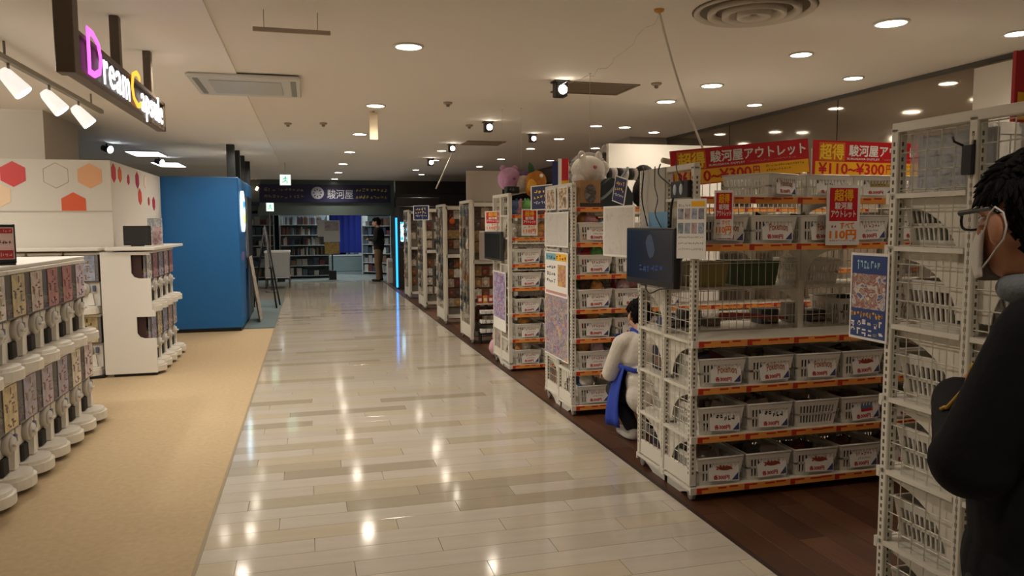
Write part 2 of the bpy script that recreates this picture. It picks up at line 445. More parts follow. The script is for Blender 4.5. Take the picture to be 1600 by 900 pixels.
for i, (x, y) in enumerate([(-.4, 22.6), (.9, 22.2), (2.0, 24), (-2, 24), (.6, 26), (-1, 27.5)]):
    put_light(x, y, ORD[i]+' cool downlight inside the far shop', 'downlights in the far shop', DLC, 2.4)
for o in (DL, DLS, DLC):
    for k in list(o.children): bpy.data.objects.remove(k)
    bpy.data.objects.remove(o)

# long cool light boxes over the left hall
for i, (x0, x1, y0, y1) in enumerate([(-2.72, -2.26, 13.0, 13.75), (-2.74, -2.3, 15.1, 16.1)]):
    t = thing('light_box', ['nearer', 'farther'][i]+' long white light box in the ceiling above the hexagon partition', 'ceiling light', ((x0+x1)/2, (y0+y1)/2, CEIL-.013), 0, 'light boxes')
    MB().rbox(x0-(x0+x1)/2-.02, x1-(x0+x1)/2+.02, -(y1-y0)/2-.02, (y1-y0)/2+.02, -.02, 0, .01).build('frame', WHITE2, t)
    MB().box(-(x1-x0)/2, (x1-x0)/2, -(y1-y0)/2, (y1-y0)/2, -.024, -.019).build('diffuser', mat('lens_cool_soft', '#f4f8ff', .5, emit=5), t)
    spot_lamp(t, (0, 0, -.05), 30, (.9, .95, 1), 160)

t = thing('light_strip', 'white linear ceiling light at the left edge above the track spotlights', 'ceiling light', (-2.55, 6.0, CEIL-.013))
MB().rbox(-.06, .06, -.7, .7, -.025, 0, .008).build('frame', WHITE2, t)
MB().box(-.05, .05, -.68, .68, -.028, -.024).build('diffuser', mat('lens_cool_soft', '#f4f8ff', .5, emit=5), t)
spot_lamp(t, (0, 0, -.06), 45, (1, .95, .88), 165)
# air-conditioning cassette across the line between the ceiling tones
t = thing('ceiling_cassette', 'square white air conditioning cassette set into the ceiling near the hanging sign', 'air conditioner', (-.46, 6.80, CEIL-.012))
MB().rbox(-.43, .43, -.45, .45, -.028, 0, .02).build('panel', mat('cassette_white', '#d4d2cc', .4), t)
MB().rbox(-.28, .28, -.30, .30, -.034, -.026, .01).build('grille', mat('cassette_grille', '#c2c2be', .4), t)
for x in (-.37, .37): MB().rbox(x-.022, x+.022, -.36, .36, -.032, -.026, .006).build('louvre', mat('louvre_dark', '#8a8880', .5), t)
# round air diffuser
t = thing('air_diffuser', 'large round white air diffuser with concentric rings in the ceiling', 'vent', (2.45, 3.84, CEIL))
rings = [(.33, .29, -.015), (.255, .21, -.03), (.175, .13, -.04), (.095, .02, -.045)]
for a, b, z in rings: MB().lathe([(a, 0), (a, z), (a-.006, z-.004), (b, z+.015), (b+.004, z+.03)], n=40).build('ring', mat('diffuser_white', '#cfc6b6', .5), t)
MB().lathe([(.34, .0), (.34, -.003), (.01, -.003)], n=40).build('backing', mat('diffuser_dark', '#6c6050', .8), t)
# access hatches
def hatch(x, y, w, d, label, c):
    t = thing('ceiling_hatch', label, 'hatch', (x, y, CEIL), 0, 'ceiling hatches')
    MB().box(-w/2, w/2, -d/2, d/2, -.004, 0).build('lid', mat('hatch_'+c[1:], c, .7), t)
    f = MB()
    for s in (-1, 1): f.box(-w/2-.012, w/2+.012, s*d/2-.012, s*d/2+.012, -.009, 0); f.box(s*w/2-.012, s*w/2+.012, -d/2, d/2, -.009, 0)
    f.build('frame', mat('hatch_frame', '#7c6d58', .6), t)
hatch(2.47, 6.35, .62, .5, 'brown square ceiling hatch beside the nearest black spotlight', '#6e5c44')
hatch(2.5, 10.9, .55, .5, 'tan square ceiling hatch over the third rack', '#8d7a5e')
# hanging rail with nothing on it
t = thing('hanging_rail', 'thin empty white rail hung from two wires under the ceiling', 'rail', (-.06, 4.50, 2.59))
MB().rbox(-.21, .21, -.008, .008, -.012, .012, .003).build('bar', mat('rail_white', '#b9ab98', .5), t)
for x in (-.15, .14): MB().tube([(x, 0, .01), (x, 0, .109)], .0018, 5).build('wire', GREYM, t)
# pale vertical box below the second walkway light
t = thing('ceiling_sensor_box', 'narrow white box hanging under a walkway downlight', 'hanging box', (.69, 8.15, CEIL))
MB().rbox(-.045, .045, -.03, .03, -.30, -.02, .006).build('case', mat('sensor_cream', '#e0cfae', .5), t)
MB().tube([(0, 0, -.03), (0, 0, 0)], .012, 8).build('stem', WHITE2, t)
# black square spotlights
def black_spot(x, y, label, s=1.0):
    t = thing('spotlight', label, 'spotlight', (x, y, CEIL), 0, 'black ceiling spotlights')
    MB().rbox(-.06*s, .06*s, -.06*s, .06*s, -.012, 0, .004).build('mount', BLACK, t)
    MB().rbox(-.045*s, .045*s, -.05*s, .05*s, -.12*s, -.012, .008).build('housing', BLACK, t)
    MB().lathe([(.034*s, -.051*s), (.034*s, -.056*s), (.02*s, -.057*s)], (.006, 0, -.07*s), 16, axis='y').build('lens', LENS, t)
    spot_lamp(t, (0, -.08, -.07), 10, size=80, aim=(0, -.6, -1))
for i, (x, y, s) in enumerate([(2.07, 6.11, 1.1), (2.05, 8.66, 1), (2.08, 11.14, 1), (2.15, 13.6, 1.1), (2.9, 9.7, .9)]):
    black_spot(x, y, ORD[i]+' black box spotlight above the rack ends', s)
# white track lights
t = thing('light_track', 'grey ceiling light track above the capsule machines', 'light track', (-1.85, 6.6, 2.58))
MB().rbox(-.018, .018, -3.2, 1.35, -.018, .018, .004).build('rail', mat('track_grey', '#8d8678', .5), t)
for y in (-3, -1, 1): MB().tube([(0, y, .01), (0, y, .11)], .008, 6).build('stem', mat('track_grey', '#8d8678'), t)
def track_head(y, label):
    t = thing('track_spotlight', label, 'spotlight', (-1.85, y, 2.56), 0, 'white track spotlights')
    MB().tube([(0, 0, 0), (0, 0, -.06)], .009, 6).build('stem', mat('track_grey', '#8d8678'), t)
    d = Vector((.62, .1, -.75)).normalized(); b = Vector((-.02, 0, -.07))
    pts = [b-d*.03, b, b+d*.15]; 
    MB().tube(pts, [.03, .045, .062], 18).build('shade', mat('track_white', '#f2efe8', .4, emit=.55), t)
    e = b+d*.152
    MB().tube([e, e+d*.003], .055, 18).build('lens', mat('track_lens', '#ffffff', .5, emit=20), t)
    spot_lamp(t, e+d*.02, 26, (1, .92, .8), 100, .7, d)
for i, y in enumerate([5.05, 5.65, 6.45, 7.2]):
    track_head(y, ['first', 'second', 'third', 'last'][i]+' white cone spotlight on the track, counted from the viewer')
track_head(3.9, 'white cone spotlight on the near end of the track')
t = thing('light_track', 'added unseen light track of wall washers left of the picture edge', 'light track', (-3.5, 6.4, 2.58))  # unseen track and washers added to brighten the pillar above the partition
MB().rbox(-.018, .018, -.6, .6, -.018, .018, .004).build('rail', mat('track_grey', '#8d8678'), t)
for y in (-.5, .5): MB().tube([(0, y, .01), (0, y, .11)], .008, 6).build('stem', mat('track_grey', '#8d8678'), t)
for i, (y, d) in enumerate([(6.1, (.35, 1, -.12)), (6.7, (-.1, 1, -.12))]):
    t = thing('track_spotlight', ['nearer', 'farther'][i]+' added unseen wall washer brightening the pillar above the partition', 'spotlight', (-3.5, y, 2.56), 0, 'added wall washers')
    d = Vector(d).normalized(); b = Vector((0, 0, -.07))
    MB().tube([(0, 0, 0), (0, 0, -.06)], .009, 6).build('stem', mat('track_grey', '#8d8678'), t)
    MB().tube([b-d*.03, b, b+d*.15], [.03, .045, .062], 18).build('shade', WHITE2, t)
    MB().tube([b+d*.152, b+d*.155], .055, 18).build('lens', mat('track_lens', '#ffffff'), t)
    spot_lamp(t, b+d*.17, 18, (1, .9, .78), 110, .8, d)
for i, (x, y) in enumerate([(-2.75, 12.0), (-2.45, 14.2)]):
    t = thing('spotlight', ['nearer', 'farther'][i]+' small black spotlight above the hexagon partition', 'spotlight', (x, y, CEIL-.013), 0, 'small black spotlights')
    MB().tube([(0, 0, 0), (0, 0, -.05)], .012, 6).build('stem', BLACK, t)
    MB().tube([(-.06, .03, -.06), (.05, -.03, -.09)], [.04, .055], 14).build('housing', BLACK, t)
    MB().tube([(.05, -.03, -.09), (.055, -.033, -.0915)], .05, 14).build('lens', LENSC, t)
# smoke detectors
for i, (x, y) in enumerate([(1.35, 7.4), (1.9, 9.0), (-.2, 9.3), (.2, 9.2), (2.9, 6.0)]):
    t = thing('smoke_detector', ['small round detector on the ceiling right of the white hanging box', 'small round detector on the ceiling beside a black spotlight', 'small detector on the ceiling at the pale paint edge', 'small detector on the ceiling left of the walkway lights', 'small dark detector beside the brown ceiling hatch'][i], 'detector', (x, y, CEIL))
    MB().lathe([(.045, 0), (.045, -.012), (.03, -.022)], n=14).build('base', mat('detector', '#a69a88', .5), t)
    MB().lathe([(.018, -.02), (.018, -.04), (.008, -.045)], n=10).build('sensor', mat('detector_d', '#8a7f6e', .5), t)
# white cord from the ceiling to the banner, and the slack tape to the black spotlight
t = thing('ceiling_cable', 'white cord running from an orange ceiling hook down to the red banner', 'cord', (1.93, 3.97, CEIL))
MB().lathe([(.03, 0), (.026, -.012), (.008, -.02)], n=12).build('hook', mat('hook_orange', '#d89a3c', .5), t)
pts = [Vector((0, 0, -.01))+Vector((.24*k/14, -.08*k/14, -.76*k/14))+Vector((-.02*math.sin(PI*k/14), 0, 0)) for k in range(15)]
MB().tube(pts, .0065, 6).build('cord', mat('cord_white', '#e6e0d4', .5), t)
t = thing('tape_line', 'thin clear slack line from the orange ceiling hook to the nearest black spotlight', 'cord', (1.93, 3.97, CEIL-.01))
pts = [Vector((.12*k/20+.02*math.sin(k*1.7), 2.05*k/20, -.02-.10*math.sin(PI*k/20)-.01*math.sin(k*2.3))) for k in range(21)]
MB().tube(pts, .002, 5).build('line', mat('line_pale', '#d8cebe', .4), t)
t = thing('ceiling_cable', 'pale cord hanging from the ceiling to the far racks', 'cord', (1.98, 12.0, CEIL))
MB().tube([(.3*(1-k/10.)**1.0-.3, 0, -.62*k/10.) if 0 else (.30-.30*k/10., 0, -.62*k/10.) for k in range(11)], .012, 6).build('cord', mat('cord_white', '#e6e0d4'), t)
MB().lathe([(.03, 0), (.02, -.012)], (.3, 0, 0), 12).build('hook', WHITE2, t)
for x, y in [(2.2, 5.75), (2.15, 7.6), (1.98, 7.72)]:
    t = thing('hanging_line', 'thin nylon line holding the plush toys, over x', 'cord', (x, y, CEIL))
    t['label'] = {5.75: 'thin nylon line from ceiling to the white fluffy plush', 7.6: 'thin nylon line from ceiling to the orange plush', 7.72: 'thin nylon line from ceiling to the pink plush'}[y]
    MB().tube([(0, 0, 0), (0, 0, -.62)], .0018, 5).build('line', mat('line_pale', '#b8ab98'), t)
    MB().lathe([(.012, 0), (.008, -.008)], n=8).build('hook', WHITE2, t)

# exit signs
def exit_sign(x, y, z, s, label, rz=0):
    t = thing('exit_sign', label, 'exit sign', (x, y, z), rz, 'green exit signs')
    MB().rbox(-.1*s, .1*s, -.02, .02, -.1*s, .1*s, .008).build('case', WHITE2, t)
    MB().box(-.09*s, .09*s, -.024, -.02, -.09*s, .09*s).build('face', mat('exit_pale', '#bfe8d2', .4, emit=1.2), t)
    g = MB(); g.ball((0, -.025, .05*s), (.014*s, .002, .014*s), 10, 6)
    for a, b in [((-.005, .04), (.0, -.01)), ((0, -.01), (.035, -.03)), ((.035, -.03), (.03, -.065)), ((0, -.01), (-.03, -.04)), ((-.03, -.04), (-.06, -.04)), ((0, .03), (.04, .02)), ((0, .03), (-.04, .01))]:
        g.tube([(a[0]*s, -.026, a[1]*s), (b[0]*s, -.026, b[1]*s)], .008*s, 6)
    g.build('running_figure', mat('exit_green', '#11915a', .4, emit=.8), t)
    return t
t = exit_sign(-.40, 15.0, 2.37, 1.05, 'green and white running figure exit sign under the ceiling')
MB().tube([(0, 0, .1), (0, 0, CEIL-2.37)], .008, 6).build('stem', WHITE2, t)
t = exit_sign(-.84, 18.0, 1.93, 1.0, 'small green exit sign on a tall post by the far shop', .6)
MB().tube([(0, .02, -.1), (0, .02, -1.93)], .012, 8).build('pole', GREYM, t)
MB().lathe([(.14, -1.93), (.14, -1.91), (.02, -1.90)], (0, .02, 0), 16).build('base', GREYM, t)
# ================================================================ capsule machines
CARDC = ['#d3cfcb', '#cbb0ac', '#bfa497', '#d2c9b8', '#9a96ab', '#a79fb0', '#c4bab0', '#b0807a', '#d8d4cf', '#9aa1b3', '#c4b68e', '#cdbcc4']
CARDM = mat_random('machine_card', CARDC, .4, amt=.3, stretch=(1, 4, 4))
CARDI = mat_random('machine_card_print', ['#3b3544', '#7a2f38', '#5b4a3c', '#41496b', '#8a6a30', '#6a3f5c'], .4)
CAPS = mat_random('capsule_mix', ['#b03a3a', '#d8d4cc', '#3a5a9c', '#c9a23a', '#3f7a52', '#7a3f6c', '#2b2b30'], .3, island=True)
MACH_IN = mat('machine_inside', '#3a1f1c', .6)
def capsule_machine(label=''):
    """front faces +x, width along y"""
    t = thing('capsule_machine', label, 'capsule machine'); W = .150
    # tray with a rounded nose
    nose = [(-.18, -W), (.06, -W)]+[(.06+.13*math.sin(PI*k/10), -W*math.cos(PI*k/10)) for k in range(1, 10)]+[(.06, W), (-.18, W)]
    b = MB(); b.prism(nose, 'z', .0, .055)
    n2 = [(u if u < .06 else .06+(u-.06)*.86, v*.93) for u, v in nose]; b.prism(n2, 'z', .055, .075)
    b.build('tray', WHITE2, t)
    b = MB(); b.box(-.18, .045, -W+.004, W-.004, .07, .31)
    b.prism([(.035, .08), (.10, .08), (.085, .20), (.05, .20)], 'x', .04, .075)
    b.build('front_panel', WHITE2, t)
    MB().rbox(.03, .066, -.105, -.012, .080, .178, .01).build('chute', SLOT, t)
    d = MB(); d.lathe([(.066, .044), (.066, .070), (.052, .078)], (0, .0, .242), 20, axis='x'); d.build('dial_plate', mat('dial_ring', '#b9b4ab', .35), t)
    d = MB(); d.lathe([(.046, .076), (.042, .092), (.02, .095)], (0, 0, .242), 16, axis='x'); d.rbox(.092, .112, -.036, .036, .234, .25, .004); d.build('dial', mat('dial_grey', '#cfccc6', .35), t)
    MB().rbox(.05, .075, .085, .115, .215, .275, .006).build('coin_slot', mat('coin_blue', '#6f7791', .4, .4), t)
    c = MB(); c.box(-.18, -.17, -W+.006, W-.006, .31, .58); c.box(-.17, .04, -W+.006, -W+.012, .31, .58); c.box(-.17, .04, W-.012, W-.006, .31, .58); c.box(-.17, .07, -W+.006, W-.006, .31, .325)
    c.build('case', MACH_IN, t)
    MB().rbox(.055, .075, -W+.005, W-.005, .312, .585, .006).build('window', GLASS, t)
    k = MB(); k.box(.078, .081, -.085, .118, .325, .575)
    card = k.build('display_card', CARDM, t)
    pr = MB()
    rr = random.Random(6)
    for i in range(16):
        z = .335+rr.random()*.2; y = -.07+rr.random()*.15
        if rr.random() < .5: pr.box(.081, .0815+.0001*i, y, y+.012, z, z+rr.uniform(.02, .05))
        else: pr.box(.081, .0815+.0001*i, y, y+rr.uniform(.015, .04), z, z+.010)
    stuff(pr.build('card_print', CARDI, card))
    cp = MB(); r = random.Random(2)
    for i in range(9): cp.ball((-.06+.05*(i % 3), -.1+.09*(i//3), .352+.02*(i % 2)), .026, 8, 6)
    for i in range(6): cp.ball((-.05+.06*(i % 2), -.1+.09*(i//2), .40), .026, 8, 6)
    stuff(cp.build('capsules', CAPS, t))
    MB().rbox(-.18, .085, -W, W, .58, .605, .008).build('lid', WHITE2, t)
    return t
CM = capsule_machine()
TZ = .615
cnames = ['first', 'second', 'third', 'fourth', 'fifth', 'sixth', 'seventh', 'eighth', 'ninth', 'tenth']
BX = -1.74
# near bank: machines along the carpet edge
for i in range(9):
    y = 6.36-.315*i
    for tier in (0, 1):
        dup(CM, '%s tier capsule machine of the near bank, %s from its far end' % (['lower', 'upper'][tier], cnames[i]), (BX-.03*tier, y, .03+TZ*tier), 0, 'capsule machines of the near bank')
t = thing('machine_stand', 'white stand and top board carrying the near bank of capsule machines', 'stand', (BX, 5.1, 0))
MB().box(-.5, -.19, -1.3, 1.42, .03, 1.235).build('back_board', WHITE2, t)
MB().box(-.4, .02, -1.28, 1.40, .0, .03).build('plinth', BLACK, t)
MB().rbox(-.52, .045, -1.32, 1.44, 1.252, 1.275, .008).build('top_board', WHITE2, t)
MB().box(-.19, -.02, 1.415, 1.43, .03, 1.24).build('side_board', WHITE2, t)
# second bank with its notched end board
def notched(y0, y1):
    a = [(-.50, .03), (.02, .03)]
    def notch(z): return [(.02, z+.33), (-.05, z+.33), (-.05, z+.30)]
    pts = [(-.50, .03), (-.02, .03), (-.02, .38), (-.13, .38), (-.17, .395), (-.195, .43), (-.195, .60), (-.02, .60), (-.02, .645), (-.05, .665), (-.05, .985), (-.16, .985), (-.20, 1.0), (-.225, 1.04), (-.225, 1.22), (-.05, 1.22), (-.05, 1.25), (-.50, 1.25)]
    return MB().prism(pts, 'y', y0, y1)
t = thing('machine_stand', 'white stand with a notched end board carrying the second bank of capsule machines', 'stand', (-1.49, 8.2, 0))
m_ = notched(0, .02).build('end_board', WHITE2, t)
MB().box(-.45, -.43, .02, 1.72, .03, 1.25).build('back_board', WHITE2, t)
MB().box(-.43, -.03, .03, 1.70, .0, .03).build('plinth', BLACK, t)
MB().rbox(-.452, -.0, -.03, 1.75, 1.265, 1.295, .008).build('top_board', WHITE2, t)
for i in range(5):
    y = 8.2+.18+.317*i
    for tier in (0, 1):
        dup(CM, '%s tier capsule machine of the second bank, %s from its notched end board' % (['lower', 'upper'][tier], cnames[i]), (-1.49-.155-.02*tier, y, .03+TZ*tier), 0, 'capsule machines of the second bank')
# third bank in front of the hexagon partition, facing the viewer
for i in range(4):
    for tier in (0, 1):
        dup(CM, '%s tier capsule machine against the hexagon partition, %s from the second bank' % (['lower', 'upper'][tier], cnames[i]), (-2.17-.317*i, 8.33, .03+TZ*tier), -PI/2, 'capsule machines against the partition')
t = thing('machine_stand', 'white stand carrying the capsule machines against the hexagon partition', 'stand', (-2.65, 8.55, 0))
MB().box(-.65, .65, -.02, .03, .03, 1.25).build('back_board', WHITE2, t)
MB().box(-.65, .65, -.36, -.02, 0, .03).build('plinth', BLACK, t)
MB().rbox(-.65, .65, -.36, .03, 1.265, 1.295, .008).build('top_board', WHITE2, t)
for k in list(CM.children):
    for g in list(k.children): bpy.data.objects.remove(g)
    bpy.data.objects.remove(k)
bpy.data.objects.remove(CM)
# things on top of the banks
t = thing('card_stand', 'dark card stand with a red and white price card on the near bank', 'card stand', (-1.76, 5.12, 1.275), math.radians(14))
MB().box(-.13, .06, -.025, .025, 0, .012).build('foot', BLACK, t)
MB().rbox(-.13, .065, -.012, .008, .012, .245, .006).build('back_plate', BLACK, t)
k = MB().box(-.065, .058, -.018, -.012, .035, .225).build('card', mat('card_rose', '#d9b8b0', .5), t)
p = MB(); quad(p, -.06, .053, .19, .22, -.0185, 0); quad(p, -.06, .053, .04, .09, -.0185, 0); marks(p, -.05, .045, .125, .15, 6, 1, 4, -.0185); marks(p, -.055, .05, .195, .215, 6, 2, 5, -.019); marks(p, -.055, .05, .05, .08, 5, 2, 6, -.019)
p.build('card_print', [mat('card_red', '#a52b2e', .5), INK, mat('card_pale', '#d98f86', .5)], k)
t = thing('monitor', 'black flat panel seen from its blank side on the second bank', 'monitor', (-1.745, 8.70, 1.295), math.radians(-6))
MB().rbox(-.135, .135, -.015, .02, .01, .215, .006).build('panel', mat('panel_black', '#221f1d', .5), t)
MB().box(-.05, .05, -.05, .06, 0, .012).build('foot', BLACK, t)
def leaflet(x, y, z, w, h, rz, c, label, tilt=0):
    t = thing('leaflet_stand', label, 'leaflet', (x, y, z), rz)
    MB().box(-w/2, w/2, -.004, .004, .01, h).build('sheet', c, t)
    MB().box(-w/2-.004, w/2+.004, -.02, .02, 0, .012).build('foot', GLASS, t)
leaflet(-1.66, 9.2, 1.295, .17, .30, -.35, mat_picture('leaflet_blue', ['#cfd3d8', '#8fa6c4', '#e4e2dd', '#6f8fb8'], 14, 1), 'pale blue leaflet stand behind the black panel on the second bank')
leaflet(-1.58, 8.85, 1.295, .12, .2, -.6, mat_picture('leaflet_pink', ['#d8b3b8', '#e0d6d4', '#b87f92', '#d9c4c0'], 16, 2), 'pink leaflet stand beside the black panel on the second bank')

# ================================================================ blue booth
BLUE = mat('booth_blue', '#1c6aae', .45, bump=.02)
BLUED = mat('booth_blue_side', '#1a72bd', .35)
t = thing('photo_booth', 'tall blue booth standing beside the walkway behind the hexagon partition', 'booth', (-.95, 11.38, 0))
MB().rbox(-1.05, 0, 0, 1.55, .05, 2.19, .012).build('body', BLUE, t)
MB().rbox(-1.03, -.02, .02, 2.6, 0, .05, .004).build('plinth', BLACK, t)
MB().rbox(-1.05, -.02, 1.55, 2.65, .05, 2.12, .01).build('rear_body', mat('booth_black', '#101214', .4), t)
MB().box(-1.04, -.01, .01, 2.6, 2.19, 2.196).build('bounce_cap', mat('booth_bounce_cap', '#6f6f6c', .8), t)  # grey cap added to keep blue bounce light off the ceiling
MB().rbox(-1.05, .005, 1.56, 2.6, 1.98, 2.19, .01).build('rear_valance', BLUED, t)
sg = [(.50+.24*math.cos(a)*(1 if abs(math.cos(a)) < .99 else 1), 1.72+.30*math.sin(a)) for a in [2*PI*k/24 for k in range(24)]]
s_ = MB().prism(sg, 'x', 0, .03).build('lit_sign', mat('sign_cyan', '#bfeaff', .4, emit=2.2), t)
MB().prism([(.52+.13*math.cos(2*PI*k/16), 1.62+.10*math.sin(2*PI*k/16)) for k in range(16)], 'x', .03, .036).build('sign_emblem', mat('sign_lime', '#d8e86a', .4, emit=1.4), s_)
MB().prism([(.50+.16*math.cos(2*PI*k/16), 1.82+.06*math.sin(2*PI*k/16)) for k in range(16)], 'x', .03, .036).build('sign_emblem', mat('sign_blue', '#3f8fd8', .4, emit=1.0), s_)
MB().box(.0, .008, .30, .62, 1.0, 1.12).build('pink_sticker', mat('sticker_pink', '#8d6fa8', .5), t)
MB().rbox(.0, .012, .95, 1.45, .85, 1.95, .006).build('poster_frame', mat_picture('booth_poster', ['#2b2d33', '#5c6470', '#8a8f98', '#3a3a44'], 9, 5), t)
for i, (y, z1) in enumerate([(10.75, CEIL-.02), (12.0, CEIL-.02), (13.4, CEIL-.02), (15.4, CEIL-.02)]):
    q = thing('booth_post', ['first', 'second', 'third', 'last'][i]+' black ceiling post beside the blue booth, counted from the viewer', 'post', (-1.07, [11.8, 12.7, 13.6, 14.8][i], 0 if i == 3 else 2.19), 0, 'black posts over the booth')
    z0 = q.location.z
    MB().rbox(-.055, .055, -.055, .055, .0, CEIL-.013-z0, .006).build('shaft', mat('post_black', '#15191a', .5), q)
    MB().rbox(-.07, .07, -.07, .07, 0, .012, .004).build('foot_plate', mat('post_black', '#15191a'), q)
# leaning board and folding tripod easel beside it
q = thing('leaning_board', 'narrow framed board leaning against the side of the blue booth', 'board', (-.78, 12.55, .008), math.radians(0))
b = MB(); b.prism([(0, 0), (.02, .005), (-.12, 1.02), (-.14, 1.015)], 'y', -.28, .28); b.build('panel', mat('board_dark', '#3a3630', .5), q)
b = MB(); b.prism([(.02, .005), (.026, .006), (-.114, 1.025), (-.12, 1.02)], 'y', -.27, .27); b.build('poster', mat_picture('board_poster', ['#b5a998', '#8f8474', '#cfc6b8', '#a87f62'], 10, 8), q)
q = thing('tripod_easel', 'black folding tripod easel standing on the grey mat', 'easel', (-.72, 14.6, .007))
for a, b in [((.16, .28, 0), (-.06, 0, 1.5)), ((.12, -.3, 0), (-.06, 0, 1.5)), ((-.3, .05, 0), (-.06, 0, 1.5))]: MB().tube([a, b], .016, 8).build('leg', BLACK, q)
MB().rbox(.0, .05, -.25, .25, .72, .74, .004).build('ledge', BLACK, q)
MB().prism([(.03, .74), (.05, .745), (-.06, 1.45), (-.08, 1.445)], 'y', -.22, .22).build('board', mat_picture('easel_sheet', ['#454850', '#777b80', '#26282c'], 8, 3), q)

# ================================================================ lit sign over the capsule machines
SX = -.97
t = thing('hanging_sign', 'lit sign with pink and orange capital letters hung over the capsule machines', 'sign', (SX, 3.86, 2.2))
FRM = mat('sign_frame', '#6a5c50', .5, .3)
b = MB(); b.box(-.09, -.03, 0, 2.26, 0, .03); b.box(-.09, -.03, 0, 2.26, .185, .205); b.box(-.09, -.03, 2.22, 2.26, 0, .2); b.build('frame', FRM, t)
MB().box(-.08, -.045, .05, 2.22, .03, .185).build('backing', mat('sign_back', '#4a423c', .6), t)
MB().rbox(-.1, -.02, -.03, .06, -.01, .487, .004).build('hanger', FRM, t)
for y in (.95, 1.84): MB().rbox(-.085, -.035, y-.03, y+.03, .205, .487, .004).build('hanger', FRM, t)
PINK = mat('neon_pink', '#ec5fdc', .4, emit=1.2); NORG = mat('neon_orange', '#ffa02e', .4, emit=1.3); NWH = mat('neon_white', '#fbfbff', .4, emit=1.3)
def sign_letters(body, w, h, m, y, z, name='letter', **kw):
    me = text_mesh(body, w, h, m, depth=.003, **kw)
    return link(name, me, t, (-.028, y+w/2, z+h/2), PI/2)
sign_letters('D', .26, .225, PINK, .21, .03, bold=.0)
xx = .50
for ch, wd in (('r', .09), ('e', .135), ('a', .13), ('m', .19)):
    sign_letters(ch, wd*.9, .125, NWH, xx, .035, bold=-.004); xx += wd+.018
sign_letters('C', .25, .225, NORG, 1.135, .03, bold=.0)
xx = 1.40
for ch, wd, h, dz in (('a', .12, .115, 0), ('p', .12, .165, -.05), ('s', .105, .115, 0), ('u', .12, .115, 0), ('l', .035, .17, 0), ('e', .12, .115, 0)):
    sign_letters(ch, wd*.9, h, NWH, xx, .03+dz, bold=-.004); xx += wd+.022
# ================================================================ shop racks
RX = 1.95; D = .67
RAILP = mat('rail_red_print', '#b8331c', .45)
RAIL = mat('rail_orange', '#e89a48', .45)
_wire = {}
def wire_mesh(w, h, du, dv, key, r=.0024):
    """standing in the y-z plane: w along y, h along z"""
    k = (round(w, 3), round(h, 3), du, dv)
    if k not in _wire:
        b = MB(); nu = max(1, round(w/du)); nv = max(1, round(h/dv))
        for i in range(nu+1): b.tube([(0, w*i/nu, 0), (0, w*i/nu, h)], r, 4, caps=False, smooth=False)
        for i in range(nv+1): b.tube([(r*1.6, 0, h*i/nv), (r*1.6, w, h*i/nv)], r, 4, caps=False, smooth=False)
        _wire[k] = b.mesh('wire_grid', STEEL)
    return _wire[k]
def shelf_meshes(L, dep):
    k = ('s', L, dep)
    if k not in _wire:
        b = MB(); b.box(0, L, 0, dep, -.016, 0); b.box(0, L, -.014, 0, -.034, .004)
        r = MB(); x = .035; i = 0
        while x < L-.02:
            e = min(x+.285, L-.01); r.box(x, e, -.0175, -.014, -.032, .002, 0)
            for a, z in ((.02, -.010), (.13, -.012), (.2, -.009)):
                if x+a+.07 < e: r.box(x+a, x+a+[.05, .06, .07][i % 3], -.0182, -.0175, z, z+.009, 1)
            r.box(x, min(x+.03, e), -.0183, -.0175, -.030, .001, 1)
            x = e+.006; i += 1
        _wire[k] = (b.mesh('shelf', WHITE), r.mesh('price_rail', [RAIL, RAILP]))
    return _wire[k]
def bracket_mesh(dep, drop=.19, flip=False):
    k = ('b', dep, drop)
    if k not in _wire:
        pts = [(0, 0), (dep, 0), (dep, -.022)]
        for i in range(1, 9):
            q = i/8*PI/2; pts.append((.045+(dep-.045)*(1-math.sin(q)), -.022-drop*(1-math.cos(q))))
        pts.append((0, -.022-drop))
        _wire[k] = MB().prism(pts, 'x', 0, .004).mesh('bracket', WHITE)
    return _wire[k]
def caster_mesh():
    if 'c' not in _wire:
        b = MB(); b.lathe([(.028, -.011), (.03, -.008), (.03, .008), (.028, .011)], (0, 0, .03), 14, axis='x'); b.box(-.016, .016, -.02, .02, .045, .085)
        _wire['c'] = b.mesh('caster', mat('caster_grey', '#8f8b82', .5))
    return _wire['c']
